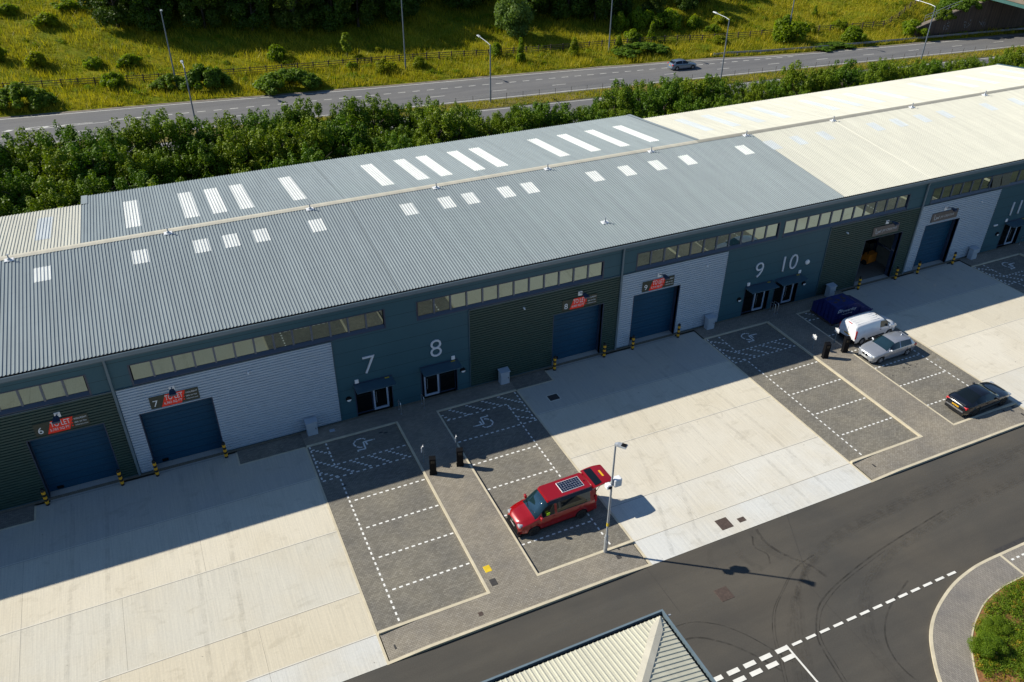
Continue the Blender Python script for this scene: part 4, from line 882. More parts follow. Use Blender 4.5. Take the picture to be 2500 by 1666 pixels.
# lamp post in the forecourt
t=thing("lamp_post","tall galvanised lamp post with a white camera unit, beside the red van","lamp post",(18.14,-17.24,H-.02))
a=MB(); a.tube([(0,0,0),(0,0,1.25)],.105,14); a.tube([(0,0,1.25),(0,0,1.38)],[.105,.07],14); a.tube([(0,0,1.38),(-.02,0,7.72)],[.068,.05],12); a.build("column",'galv',t,smooth=40)
a=MB(); a.box(-.055,.055,-.118,-.10,.35,1.0); a.build("access_door",'galv',t)
a=MB(); a.lathe([(.073,2.02),(.073,2.26)],n=14); a.build("yellow_sticker",'yellow',t,smooth=40)
a=MB(); a.add([(-.06,.06,7.70),(.06,.06,7.70),(.12,-.10,7.74),(-.12,-.10,7.74),(.19,-.58,7.80),(-.19,-.58,7.80),(-.06,.06,7.82),(.06,.06,7.82),(.12,-.10,7.88),(-.12,-.10,7.88),(.17,-.58,7.86),(-.17,-.58,7.86)],[(0,3,2,1),(3,5,4,2),(6,7,8,9),(9,8,10,11),(4,5,11,10),(0,1,7,6),(1,2,8,7),(2,4,10,8),(3,0,6,9),(5,3,9,11)])
lh=a.build("lamp_head",'galv',t); lh.rotation_euler=(0,0,R(38))
a=MB(); a.box(-.12,.12,-.54,-.30,7.868,7.895); a2=a.build("lamp_driver",'black',lh)
a=MB(); a.bbox(.06,.50,-.20,.18,4.95,5.42,.04); a.build("camera_cabinet",'white',t)
a=MB(); a.bbox(-.36,-.07,-.16,.16,4.92,5.16,.04); cmb=a.build("camera",'white',t)
a=MB(); a.lathe([(.09,-.20),(.09,-.161)],(-.20,0,5.03),'y',14); a.build("camera_lens",'black',cmb)
a=MB(); a.tube([(0,0,5.25),(.06,0,5.25)],.03,8); a.tube([(0,0,5.05),(-.07,0,5.05)],.03,8); a.build("mounting_bracket",'galv',t)
# skip
t=thing("skip","closed blue waste skip with rust on its lid beside the white van","skip",(48.1,-3.0,0))
def skip():
    a=MB(); xl=-1.75; xr=2.3; y0=-1.25; y1=1.25
    a.add([(xl+.05,y0+.05,.18),(xr-.1,y0+.05,.18),(xr-.1,y1,.18),(xl+.05,y1,.18),
           (xl,y0,1.72),(.25,y0,1.72),(1.25,y0,1.08),(xr,y0,.62),
           (xl,.25,1.80),(.25,.25,1.80),(1.25,.25,1.15),(xr,.25,.66),(xl+.1,y1,1.0),(.4,y1,1.0),(xr,y1,.60)],
          [(0,3,2,1),(0,1,7,6,5,4),(4,5,9,8),(5,6,10,9),(6,7,11,10),(8,9,13,12),(9,10,11,14,13),(0,4,8,12,3),(3,12,13,14,2),(1,2,14,11,7)])
    b_=a.build("body",'skip_blue',t)
    a=MB()
    for x in (-1.2,-.6,0.0,.9): a.box(x-.04,x+.04,y0-.05,y0-.002,.2,1.55 if x<.3 else 1.2)
    a.box(xl,xr,y0-.06,y0-.004,.62,.70); a.build("side_ribs",'skip_blue',t)
    a=MB()
    for y in (-1.0,-.6,-.2,.2,.6): a.box(xl-.05,xl+.0,y,y+.07,.2,1.62-.35*max(0,y))
    a.build("end_ribs",'skip_blue',t)
    a=MB(); a.box(xl,xr,y0+.1,y0+.28,0,.178); a.box(xl,xr,y1-.28,y1-.1,0,.178); a.box(xl-.06,xl+.02,y0,y1,.06,.178); a.build("skid_rails",'rust',t)
    a=MB(); r_=random.Random(4)
    for k_ in range(26):
        cx,cy=(-.95+r_.gauss(0,.32),-.35+r_.gauss(0,.22)) if k_<17 else (-.2+r_.gauss(0,.3),-.1+r_.gauss(0,.2))
        rr=r_.uniform(.05,.20); z=1.72+(cy+1.25)/1.5*.08+.004+.0004*k_
        if abs(cy+.5)<.62 and -1.6<cx<.1: a.poly([(cx+rr*r_.uniform(.6,1.2)*math.cos(q),max(-1.2,min(.2,cy+rr*.7*r_.uniform(.6,1.2)*math.sin(q))),z) for q in np.linspace(0,5.6,9)])
    a.build("rust_patches",'rust',t)
    bf=set(COL.objects)
    wall_text("lettering","Powerday",.40,-1.20,y0-.056,1.15,'sign_white',None,width=1.55,depth=.003)
    wall_text("lettering","recycling",.16,-1.05,y0-.056,.92,'sign_white',None,width=1.05,depth=.003)
    lg=MB()
    for q in (((-1.52,1.18),(-1.45,1.46)),((-1.45,1.46),(-1.27,1.46)),((-1.27,1.46),(-1.32,1.24)),((-1.32,1.24),(-1.48,1.24))):
        lg.tube([(q[0][0],y0-.058,q[0][1]),(q[1][0],y0-.058,q[1][1])],.022,6)
    lg.build("emblem",'sign_white',None)
    for o in set(COL.objects)-bf:
        if o.parent is None: o.parent=t
skip()
# forklift inside unit 10
t=thing("forklift","orange forklift parked inside the open roller door","forklift",(56.75,3.4,.012),R(97))
a=MB(); a.ext([(-1.1,.25),(.75,.25),(.75,.62),(.35,.78),(-.45,.82),(-.6,1.15),(-1.1,1.05)],'y',-.55,.55); a.build("body",'orange',t)
a=MB(); a.box(-.35,.15,-.3,.3,.83,.92); a.box(-.45,-.33,-.3,.3,.92,1.35); a.build("seat",'black',t)
a=MB()
for x,y in ((-.9,-.5),(-.9,.5),(.6,-.5),(.6,.5)): a.tube([(x,y,.8),(x*.85,y*.92,2.1)],.035,6)
a.box(-.85,.6,-.5,.5,2.1,2.15); a.build("overhead_guard",'black',t)
a=MB()
for y in (-.32,.32): a.box(.86,1.0,y-.05,y+.05,.1,2.4)
a.box(.88,.98,-.37,.37,1.2,1.3); a.build("mast",'black',t)
a=MB()
for y in (-.25,.25): a.box(1.0,2.0,y-.06,y+.06,.08,.13)
a.build("forks",'iron',t)
for x,r_ in ((-.75,.26),(.55,.32)):
    for y in (-.56,.40): a=MB(); a.lathe([(r_,0),(r_,.16)],(x,y,r_),'y',16); a.build("wheel",'tyre',t)
# ------------------------------------------------------------------ vehicles: body lofted from curves; local x from nose (0) to tail (L)
def tab(t):
    xs=[a for a,_ in t]; ys=[b for _,b in t]
    def f(x):                                          # monotone-ish cubic
        if x<=xs[0]: return ys[0]
        if x>=xs[-1]: return ys[-1]
        k=max(i for i in range(len(xs)) if xs[i]<=x); h=xs[k+1]-xs[k]; t_=(x-xs[k])/h
        d=lambda i:(0 if (i==0 or i==len(xs)-1) else (0 if (ys[i]-ys[i-1])*(ys[i+1]-ys[i])<=0 else 2/((xs[i]-xs[i-1])/(ys[i]-ys[i-1])+(xs[i+1]-xs[i])/(ys[i+1]-ys[i]))))
        m0,m1=d(k)*h,d(k+1)*h
        return (2*t_**3-3*t_**2+1)*ys[k]+(t_**3-2*t_**2+t_)*m0+(-2*t_**3+3*t_**2)*ys[k+1]+(t_**3-t_**2)*m1
    return f
def vehicle(name,label,loc,rz,S):
    t=thing(name,label,S['cat'],loc,rz)
    L=S['L']; top=tab(S['top']); belt=tab(S['belt']); wid=tab(S['w']); roofw=tab(S['rw']); zs=S['sill']; wr=S['wr']; ar=wr*1.16
    ax=S['axles']; st=set([0.0,L])
    n=int(L/.14)
    for k in range(n+1): st.add(round(L*k/n,4))
    cuts=S.get('cuts',[]); 
    for c in cuts: st={x for x in st if abs(x-c)>.045}
    arch=[]
    for a in ax:
        st={x for x in st if not (a-ar-.05<x<a+ar+.05)}
        arch+= [a+ar*math.cos(q) for q in np.linspace(0,math.pi,11)]+[a-ar-.015,a+ar+.015]
    st|=set(arch)
    for c in cuts:
        st={x for x in st if abs(x-c)>.03 or any(abs(x-q)<1e-6 for q in arch)}
    st|=set(cuts); st=sorted(st)
    def zlow(x):
        z=zs
        for a in ax:
            if abs(x-a)<=ar+1e-6: z=max(z,wr+math.sqrt(max(0,ar*ar-(x-a)**2))*.96)
        return z
    rows=[]
    for x in st:
        w=wid(x); b=belt(x); tp=max(top(x),b+.012); zl=zlow(x); e=zs+ (S.get('lift',.0))*0
        if x<.12 or x>L-.12: zl=max(zl,zs+.05)
        r_=roofw(x); ed=S.get('edge',.06)
        q=[(0,zl if zl>zs+.06 else zl),(w*.90,zl),(w*.975,max(zl+.005,zs+.14)),(w,max(zl+.01,zs+.55*(b-zs))),(w*.975,max(zl+.02,b-.03)),(w*.955,max(zl+.025,b)),(w*r_,max(b+.008,tp-ed)),(w*r_*.86,max(b+.010,tp-.018)),(w*r_*.5,tp-.004),(0,tp)]
        rows.append([(x,-y,z) for y,z in q]+[(x,y,z) for y,z in reversed(q[1:-1])])
    m=len(rows[0]); verts=[p_ for r_ in rows for p_ in r_]
    names={}
    for i in range(len(st)-1):
        xm=(st[i]+st[i+1])/2
        for j in range(m):
            jj=j if j<9 else m-1-j               # segment index 0..8 (underside .. roof)
            nm=S['cls'](xm,jj)
            if nm=='side': nm='side%d%d'%(j<9,sum(1 for c in S['panes'] if xm>c))
            names.setdefault(nm,[]).append((i*m+j,i*m+(j+1)%m,(i+1)*m+(j+1)%m,(i+1)*m+j))
    names.setdefault(S.get('nose','body'),[]).append(tuple(range(m)))
    names.setdefault(S.get('tail','body'),[]).append(tuple((len(st)-1)*m+q for q in range(m-1,-1,-1)))
    out={}
    for nm,fs in names.items():
        used=sorted({k for f in fs for k in f}); ix={k:i for i,k in enumerate(used)}
        mb=MB(); mb.add([verts[k] for k in used],[tuple(ix[k] for k in f) for f in fs])
        pm=('side_window','car_glass') if nm.startswith('side') and nm!='side' else S['parts'].get(nm,(nm,'car_glass'))
        out[nm]=mb.build(pm[0],pm[1],t,smooth=S.get('sharp',58))
    # wheels
    for a in ax:
        for sgn in (-1,1):
            yw=wid(a)*.985
            wb=MB(); wd=S.get('tw',.21); wb.lathe([(wr*.66,0),(wr*.94,-.008),(wr,.035),(wr,wd-.03),(wr*.94,wd),(wr*.5,wd)],(0,0,0),'y',24)
            wo=wb.build("wheel",'tyre',t,smooth=45); wo.location=(a,-yw if sgn<0 else yw,wr); 
            if sgn>0: wo.rotation_euler=(0,0,math.pi)
            rm=MB(); rr=wr*.66; rm.lathe([(rr,.012),(rr*.94,-.004),(rr*.86,.03),(rr*.2,.035)],(0,0,0),'y',20)
            for q in range(S.get('spokes',5)):
                c=2*math.pi*q/S.get('spokes',5); ca,sa=math.cos(c),math.sin(c); pa=(-sa*.035,ca*.035)
                rm.add([(ca*rr*.1+pa[0],-.004,sa*rr*.1+pa[1]),(ca*rr*.95+pa[0]*1.3,-.002,sa*rr*.95+pa[1]*1.3),(ca*rr*.95-pa[0]*1.3,-.002,sa*rr*.95-pa[1]*1.3),(ca*rr*.1-pa[0],-.004,sa*rr*.1-pa[1])],[(0,1,2,3)])
            rm.lathe([(rr*.2,-.008),(rr*.12,-.016)],(0,0,0),'y',10)
            rm.build("rim",S['rim'],wo,smooth=40)
    # inner wheel wells
    for a in ax:
        w_=MB(); w_.box(a-ar,a+ar,-wid(a)*.80,wid(a)*.80,zs+.02,wr+ar*.9); w_.build("wheel_well",'black',t)
    return t,top,belt,wid,roofw
def patch(t,name,m,pts,parent=None):
    mb=MB(); mb.add(pts,[tuple(range(len(pts)))]); return mb.build(name,m,parent or t)
def mirrors(t,x,w,z,m,sz=(.10,.17,.13)):
    for s_ in (-1,1):
        mb=MB(); y0=s_*w; y1=s_*(w+sz[1]); mb.bbox(x-sz[0]/2,x+sz[0]/2,min(y0,y1),max(y0,y1),z,z+sz[2],.025); mb.build("door_mirror",m,t)
def boxpart(t,name,m,x0,x1,y0,y1,z0,z1,b=.015,parent=None):
    mb=MB(); mb.bbox(x0,x1,y0,y1,z0,z1,b); return mb.build(name,m,parent or t)
def plate(t,m,x,z,tail,txt,w=.26,h=.056,slope=0.0):
    s_=1 if tail else -1
    p_=patch(t,"number_plate",m,[(x,-w,z-h),(x,w,z-h),(x-slope,w,z+h),(x-slope,-w,z+h)])
    me=text_mesh(txt,.105,.001); vs_=[v.co.copy() for v in me.vertices]; x0=min(v.x for v in vs_); x1=max(v.x for v in vs_); k=(2*w-.05)/(x1-x0)
    for v,c in zip(me.vertices,vs_):
        yy=(c.x-x0)*k-w+.025; v.co=(x+s_*(.003+c.z)-slope*(c.y-.02)/(2*h)*1.0*0.5, yy if tail else -yy, z-.038+c.y)
    me.materials.clear(); me.materials.append(M['black']); o=bpy.data.objects.new("plate_lettering",me); COL.objects.link(o); o.parent=p_
# ---- red camper van
def cls_van(x,j):
    if j==0: return 'under'
    if .98<x<1.84 and j in (6,7,8): return 'screen'
    if j==5:
        if 1.42<x<2.22 or 2.36<x<4.55: return 'side'
    if j==6 and 1.9<x<4.72: return 'black'
    if j==1 and .1<x<4.9: return 'skirt'
    return 'body'
V=dict(panes=(2.29,),cat='camper van',L=4.97,sill=.22,wr=.345,axles=(.92,3.98),rim='rim_black',spokes=5,tw=.24,edge=.17,
  top=[(0,.86),(.06,.98),(.35,1.08),(.98,1.22),(1.84,1.90),(2.1,1.94),(3.2,1.96),(4.6,1.945),(4.9,1.90),(4.97,1.86)],
  belt=[(0,.66),(.2,.88),(.6,1.0),(1.0,1.10),(1.45,1.14),(4.7,1.14),(4.97,1.13)],
  w=[(0,.66),(.12,.80),(.35,.90),(.8,.945),(4.2,.952),(4.8,.93),(4.97,.90)],
  rw=[(0,.80),(.4,.84),(.98,.86),(1.84,.76),(2.4,.80),(4.7,.80),(4.97,.80)],
  cuts=[.98,1.42,1.84,2.22,2.36,4.55,4.72],cls=cls_van,
  parts={'body':('body','red_paint'),'screen':('windscreen','screen_glass'),'side':('side_window','car_glass'),'black':('roof_rail_panel','black_gloss'),'under':('floor_pan','black'),'skirt':('sill','black'),'nose':('nose','black'),'rear':('rear_shade_cap','black')},nose='nose',tail='rear')  # black tail cap stands for the shaded load space, no opening is cut
vt,*_=vehicle("camper_van","red camper van with its tailgate raised and a solar panel on the roof",(14.20,-13.56,0),R(1.5),V)
mb=MB(); prof=[(1.86,-.60),(1.98,-.665),(4.64,-.665),(4.72,-.62),(4.72,.62),(4.64,.665),(1.98,.665),(1.86,.60)]
n_=len(prof); v=[(x,y,1.955+.01) for x,y in prof]+[(x+(.03 if x<3 else -.03),y*.96,2.01) for x,y in prof]
mb.add(v,[tuple(range(n_,2*n_))]+[(k_,(k_+1)%n_,n_+(k_+1)%n_,n_+k_) for k_ in range(n_)]); mb.build("pop_top_roof",'red_paint',vt)
sp=boxpart(vt,"solar_panel",'white',2.93,4.36,-.42,.42,2.012,2.035,.008)
mb=MB()
for a in range(9):
    for c in range(5):
        x0=2.955+a*.1535; y0=-.397+c*.1592; mb.rect(x0,x0+.148,y0,y0+.1535,2.0365)
mb.build("solar_cells",'cell',sp)
boxpart(vt,"aerial_fin",'black',4.48,4.56,-.10,-.06,2.011,2.06)
# raised tailgate
tg=MB(); ys=(-.86,-.62,0,.62,.86); 
def tgz(x): return 1.99+.10*math.sin((x-4.80)*1.9)-.03*(x-4.80)
xs_=[4.80,4.95,5.15,5.42,5.6,5.8,6.0,6.12]
wd_=lambda x:.80-.10*max(0,(x-5.5))**1.5-.02*(x-4.8)
tg_v=[(x,s_*wd_(x),tgz(x)-(.03 if abs(s_)==1 else 0)) for x in xs_ for s_ in (-1,-.75,0,.75,1)]
tf=[]
for i in range(len(xs_)-1):
    for j_ in range(4): tf.append((i*5+j_,i*5+j_+1,(i+1)*5+j_+1,(i+1)*5+j_))
nv=len(tg_v); lower=[(x,y,z-.075) for x,y,z in tg_v]
tg.add(tg_v+lower,tf+[tuple(q+nv for q in reversed(f)) for f in tf]+[(i*5,(i+1)*5,(i+1)*5+nv,i*5+nv) for i in range(len(xs_)-1)]+[(i*5+4+nv,(i+1)*5+4+nv,(i+1)*5+4,i*5+4) for i in range(len(xs_)-1)]+[(j_+nv,j_+1+nv,j_+1,j_) for j_ in range(4)]+[((len(xs_)-1)*5+j_,(len(xs_)-1)*5+j_+1,(len(xs_)-1)*5+j_+1+nv,(len(xs_)-1)*5+j_+nv) for j_ in range(4)])
tgo=tg.build("tailgate",'red_paint',vt,smooth=35)
patch(vt,"tailgate_window",'car_glass',[(4.93,-.70,tgz(4.93)+.004),(4.93,.70,tgz(4.93)+.004),(5.15,.70,tgz(5.15)+.006),(5.38,.66,tgz(5.38)+.006),(5.38,-.66,tgz(5.38)+.006),(5.15,-.70,tgz(5.15)+.006)],tgo)
pp=patch(vt,"number_plate",'plate_y',[(5.66,-.26,tgz(5.66)+.008),(5.66,.26,tgz(5.66)+.008),(5.78,.26,tgz(5.78)+.008),(5.78,-.26,tgz(5.78)+.008)],tgo)
patch(vt,"badge",'chrome',[(5.55,-.06,tgz(5.55)+.008),(5.55,.06,tgz(5.55)+.008),(5.61,.06,tgz(5.61)+.008),(5.61,-.06,tgz(5.61)+.008)],tgo)
for s_ in (-1,1):
    mb=MB(); mb.tube([(4.93,s_*.74,1.45),(5.25,s_*.74,tgz(5.25)-.08)],.018,6); mb.build("gas_strut",'black',vt)
    boxpart(vt,"tail_light",'lamp_red',4.84,4.985,min(s_*.80,s_*.915),max(s_*.80,s_*.915),.95,1.42)
    boxpart(vt,"headlight",'lamp_clear',.035,.33,min(s_*.46,s_*.775),max(s_*.46,s_*.775),.79,.945,.05)
    boxpart(vt,"fog_light_grille",'black',.015,.2,min(s_*.45,s_*.74),max(s_*.45,s_*.74),.34,.50,.03)
mirrors(vt,1.32,.93,1.10,'red_paint',(.14,.20,.20))
boxpart(vt,"rear_bumper",'red_paint',4.90,5.02,-.90,.90,.34,.62,.03)
boxpart(vt,"front_splitter",'black',-.06,.5,-.80,.80,.15,.21,.03)
mb=MB()
for s_ in (-1,1): mb.tube([(1.04,s_*.15,1.27),(1.16,s_*.62,1.345)],.012,5)
mb.build("wiper",'black',vt)
mb=MB(); mb.box(-.012,.0,-.10,.10,.75,.90); mb.build("emblem",'chrome',vt)
plate(vt,'plate_w',-.014,.56,False,"RK19 VWT",.24,.05)
for x in (2.30,):
    for s_ in (-1,1): boxpart(vt,"door_handle",'red_paint',x-.22,x-.06,min(s_*.945,s_*.965),max(s_*.945,s_*.965),1.0,1.04,.006)
hv=MB(); hv.add([(19.20,-14.22,.95),(19.24,-14.12,.95),(19.26,-14.02,1.0),(19.20,-14.20,1.68),(19.22,-14.10,1.74),(19.24,-14.02,1.70)],[(0,1,4,3),(1,2,5,4)]); hv=hv.build("hi_vis_jacket",'hivis'); tag(hv,"yellow high visibility jacket hanging in the open rear of the red van","jacket")
hv2=MB(); hv2.bbox(-.11,.11,-.02,.02,-.13,.10,.02); hv2=hv2.build("hi_vis_vest",'hivis',loc=(16.0,-14.435,1.33)); hv2.rotation_euler=(R(14),0,R(1.5)); tag(hv2,"yellow high visibility vest at the cab window of the red van","vest")
# ---- white panel van
def cls_wv(x,j):
    if j==0: return 'under'
    if .82<x<1.66 and j in (6,7,8): return 'screen'
    if j==5 and 1.18<x<2.15: return 'side'
    if j in (1,) : return 'skirt'
    return 'body'
W=dict(panes=(),cat='van',L=4.82,sill=.24,wr=.325,axles=(.90,3.96),rim='rim_silver',spokes=7,tw=.21,edge=.12,
  top=[(0,.80),(.08,.93),(.45,1.08),(.82,1.16),(1.66,1.74),(2.1,1.80),(3.2,1.84),(4.6,1.82),(4.76,1.78),(4.82,1.70)],
  belt=[(0,.62),(.2,.80),(.6,.98),(1.0,1.05),(2.15,1.12),(2.3,1.12),(4.82,1.10)],
  w=[(0,.62),(.12,.76),(.35,.87),(.8,.91),(4.5,.92),(4.82,.86)],
  rw=[(0,.80),(.5,.84),(.82,.86),(1.66,.80),(2.4,.84),(4.82,.84)],
  cuts=[.82,1.18,1.66,2.15],cls=cls_wv,
  parts={'body':('body','white_car'),'screen':('windscreen','screen_glass'),'side':('side_window','car_glass'),'under':('floor_pan','black'),'skirt':('sill','white_car')})
wt,*_=vehicle("panel_van","white panel van parked beside the blue skip with its rear to the footway",(50.22,-6.16,0),math.pi+R(2.2),W)
wt.scale=(.94,.98,.95)
mb=MB()
for y in (-.5,-.25,0,.25,.5): mb.box(2.1,4.50,y-.018,y+.018,1.80,1.838)
mb.build("roof_ribs",'white_car',wt)
for s_ in (-1,1):
    boxpart(wt,"tail_light",'lamp_red',4.68,4.835,min(s_*.79,s_*.872),max(s_*.79,s_*.872),.72,1.45,.03)
    boxpart(wt,"headlight",'lamp_clear',.12,.46,min(s_*.56,s_*.85),max(s_*.56,s_*.85),.78,.92,.03)
    boxpart(wt,"side_moulding",'black',1.55,3.35,min(s_*.905,s_*.935),max(s_*.905,s_*.935),.40,.52,.01)
    boxpart(wt,"door_handle",'black',2.02,2.18,min(s_*.915,s_*.935),max(s_*.915,s_*.935),.98,1.02,.006)
boxpart(wt,"rear_bumper",'black',4.72,4.90,-.86,.86,.30,.56,.03); boxpart(wt,"front_bumper",'black',-.03,.12,-.62,.62,.28,.46,.03)
boxpart(wt,"brake_light",'lamp_red',4.70,4.79,-.18,.18,1.80,1.835,.008)
boxpart(wt,"rear_handle",'black',4.825,4.845,-.06,.14,1.00,1.04,.006)
mb=MB(); mb.box(4.822,4.83,-.006,.006,.58,1.68); mb.build("rear_door_seam",'black',wt)
mirrors(wt,1.25,.90,1.06,'white_car',(.13,.20,.20)); plate(wt,'plate_y',4.836,.86,True,"LD68 KXN",.26,.056); 
boxpart(wt,"aerial",'black',1.85,1.91,-.03,.03,1.80,1.86,.01)
# ---- hatchbacks and coupe
def cls_car(ws,we,rs,re_,sd):
    def f(x,j):
        if j==0: return 'under'
        if ws<x<we and j in (6,7,8): return 'screen'
        if rs<x<re_ and j in (6,7,8): return 'rear_glass'
        if j==5 and any(a<x<b for a,b in sd): return 'side'
        if j==1: return 'skirt'
        return 'body'
    return f
PRT=lambda paint:{'body':('body',paint),'screen':('windscreen','screen_glass'),'rear_glass':('rear_window','car_glass'),'side':('side_window','car_glass'),'under':('floor_pan','black'),'skirt':('sill',paint)}
def hatch(paint): return dict(panes=(2.59,),cat='car',L=4.32,sill=.19,wr=.315,axles=(.80,3.49),rim='rim_silver',spokes=5,edge=.05,
  top=[(0,.66),(.06,.74),(.35,.84),(.9,.93),(1.28,.98),(2.08,1.38),(2.5,1.43),(3.2,1.40),(3.75,1.31),(4.12,1.02),(4.28,.92),(4.32,.86)],
  belt=[(0,.56),(.15,.68),(.5,.80),(1.2,.90),(2.0,.93),(3.4,.97),(4.1,.96),(4.32,.82)],
  w=[(0,.56),(.10,.70),(.3,.81),(.75,.87),(2.2,.885),(3.6,.88),(4.15,.80),(4.32,.70)],
  rw=[(0,.82),(.6,.86),(1.28,.84),(2.08,.70),(3.2,.70),(3.75,.68),(4.12,.78),(4.32,.80)],
  cuts=[1.28,1.62,2.08,2.55,2.63,3.72,3.78,4.12],cls=cls_car(1.28,2.08,3.78,4.12,((1.62,2.55),(2.63,3.72))),parts=PRT(paint))
ct,*_=vehicle("hatchback","silver hatchback with its nose over the buff footway",(45.12,-8.86,0),R(0.5),hatch('silver_car'))
for s_ in (-1,1):
    boxpart(ct,"headlight",'lamp_clear',.10,.50,min(s_*.50,s_*.79),max(s_*.50,s_*.79),.62,.75,.03)
    boxpart(ct,"tail_light",'lamp_red',4.08,4.31,min(s_*.56,s_*.83),max(s_*.56,s_*.83),.74,.90,.03)
    boxpart(ct,"kidney_grille",'black',-.015,.08,min(s_*.03,s_*.27),max(s_*.03,s_*.27),.54,.70,.03)
    boxpart(ct,"door_handle",'silver_car',2.35,2.50,min(s_*.88,s_*.90),max(s_*.88,s_*.90),.80,.835,.006)
boxpart(ct,"lower_grille",'black',-.03,.06,-.46,.46,.24,.34,.01)
boxpart(ct,"rear_spoiler",'silver_car',3.70,3.86,-.52,.52,1.26,1.305,.015); mirrors(ct,1.60,.84,.92,'silver_car',(.11,.17,.12)); boxpart(ct,"aerial_fin",'silver_car',3.35,3.5,-.03,.03,1.38,1.47,.012)
plate(ct,'plate_w',-.012,.44,False,"YJ13 OPE",.24,.05)
gt_=hatch('grey_car'); gt,*_=vehicle("hatchback","blue grey hatchback driving along the highway",(80.0,62.28,0.02),math.pi+R(-5.2),gt_)
for s_ in (-1,1):
    boxpart(gt,"tail_light",'lamp_red',4.08,4.31,min(s_*.56,s_*.83),max(s_*.56,s_*.83),.74,.92,.03); boxpart(gt,"headlight",'lamp_clear',.10,.46,min(s_*.50,s_*.79),max(s_*.50,s_*.79),.62,.74,.03)
mirrors(gt,1.60,.84,.92,'grey_car',(.11,.17,.12)); plate(gt,'plate_y',4.325,.66,True,"SN66 WLR",.26,.056); boxpart(gt,"rear_spoiler",'grey_car',3.66,3.92,-.50,.50,1.30,1.345,.015); boxpart(gt,"rear_bumper",'grey_car',4.22,4.38,-.68,.68,.28,.52,.05)
CP=dict(panes=(2.82,),cat='car',L=4.66,sill=.17,wr=.335,axles=(.88,3.66),rim='rim_black',spokes=5,edge=.05,
  top=[(0,.60),(.06,.70),(.4,.82),(1.0,.92),(1.42,.97),(2.20,1.34),(2.6,1.375),(3.1,1.34),(4.05,1.05),(4.5,.98),(4.60,.92),(4.66,.84)],
  belt=[(0,.52),(.15,.64),(.5,.78),(1.3,.89),(2.4,.93),(3.6,.96),(4.4,.93),(4.66,.80)],
  w=[(0,.58),(.10,.72),(.35,.84),(.85,.91),(2.4,.925),(3.8,.93),(4.4,.86),(4.66,.74)],
  rw=[(0,.82),(.7,.87),(1.42,.86),(2.20,.67),(3.1,.65),(4.05,.76),(4.5,.84),(4.66,.84)],
  cuts=[1.42,1.78,2.20,2.78,2.86,3.65,3.12,4.02],cls=cls_car(1.42,2.20,3.12,4.02,((1.78,2.78),(2.86,3.65))),parts=PRT('black_car'))
bt,*_=vehicle("coupe","black coupe parked in the end bay next to the footway kerb",(50.75,-16.02,0),math.pi+R(1.2),CP)
for s_ in (-1,1):
    boxpart(bt,"tail_light",'lamp_red',4.36,4.62,min(s_*.36,s_*.83),max(s_*.36,s_*.83),.74,.885,.03); boxpart(bt,"headlight",'lamp_clear',.10,.52,min(s_*.52,s_*.82),max(s_*.52,s_*.82),.62,.74,.03)
    boxpart(bt,"door_handle",'black_gloss',2.62,2.78,min(s_*.925,s_*.945),max(s_*.925,s_*.945),.80,.835,.006)
mirrors(bt,1.78,.88,.90,'black_car',(.11,.17,.12)); plate(bt,'plate_y',4.675,.70,True,"GX60 ZTV",.26,.056)
boxpart(bt,"rear_bumper",'black_car',4.50,4.72,-.74,.74,.24,.54,.05); boxpart(bt,"boot_spoiler",'black_car',4.36,4.54,-.62,.62,.965,.995,.01)
mb=MB(); mb.tube([(4.735,-.66,.50),(4.74,0,.50),(4.735,.66,.50)],.014,6); mb.build("bumper_trim",'chrome',bt)
mb=MB(); mb.lathe([(.05,4.665),(.05,4.675)],(0,0,.86),'x',12); mb.build("badge",'chrome',bt)
mb=MB(); mb.tube([(1.46,-.60,.99),(1.44,.60,.99)],.012,5); mb.build("wiper",'black',bt)
# ------------------------------------------------------------------ highway, bank, bridge
FXs=[-120,-60,-16,4.7,30,56,82,95,105,147,220,300]; FYs=[88.5,81.5,76.9,74.6,71.3,68.7,65.4,62.6,61.1,56.9,49.5,41.5]
Fy=lambda x: float(np.interp(x,FXs,FYs)); Ny=lambda x: 64.3-.0915*x
def sm(a,b,x):
    t=np.clip((x-a)/(b-a),0,1); return t*t*(3-2*t)
def terr(x,y):
    x=np.asarray(x,float); y=np.asarray(y,float)
    d=y-np.interp(x,FXs,FYs)-1.2
    z=np.where(d<0,0,0.13*np.minimum(d,13)+0.30*np.maximum(d-13,0))
    return z+sm(112,140,x)*sm(3,9,d)*3.2
XS=list(np.arange(-120,301,10))
hw=MB(); A=[(x,Ny(x)-.55) for x in XS]; B=[(x,Fy(x)+.55) for x in XS]; band(hw,A,B,0.02)
A2=[(x,Ny(x)-12.6) for x in XS]; B2=[(x,Ny(x)-4.1) for x in XS]; band(hw,A2,B2,0.02); struct(hw.build("highway",'highway'))
rs=MB(); band(rs,B2,A,0.05); struct(rs.build("central_reservation",'verge'))
vg=MB(); vg.rect(-120,300,23.0,28.0,-.1); band(vg,[(x,23.5) for x in XS],A2,-.02); struct(vg.build("tree_belt_ground",'earth'))
sh=MB(); XS2=list(np.arange(-120,301,4)); band(sh,[(x,Fy(x)+.35) for x in XS2],[(x,Fy(x)+1.5+.35*math.sin(x*.9)+.25*math.sin(x*2.3)) for x in XS2],0.035); struct(sh.build("road_shoulder",'shoulder'))
hm=MB(); Zh=0.026
def hline(fn,x0,x1,wd=.16,step=3.0):
    xs=list(np.arange(x0,x1,step))+[x1]; band(hm,[(x,fn(x)-wd/2) for x in xs],[(x,fn(x)+wd/2) for x in xs],Zh)
hline(lambda x:Fy(x),-120,300,.18); hline(lambda x:Ny(x),-120,300,.18); hline(lambda x:Ny(x)-4.55,-120,300,.16)
x=46.45-9.05*22
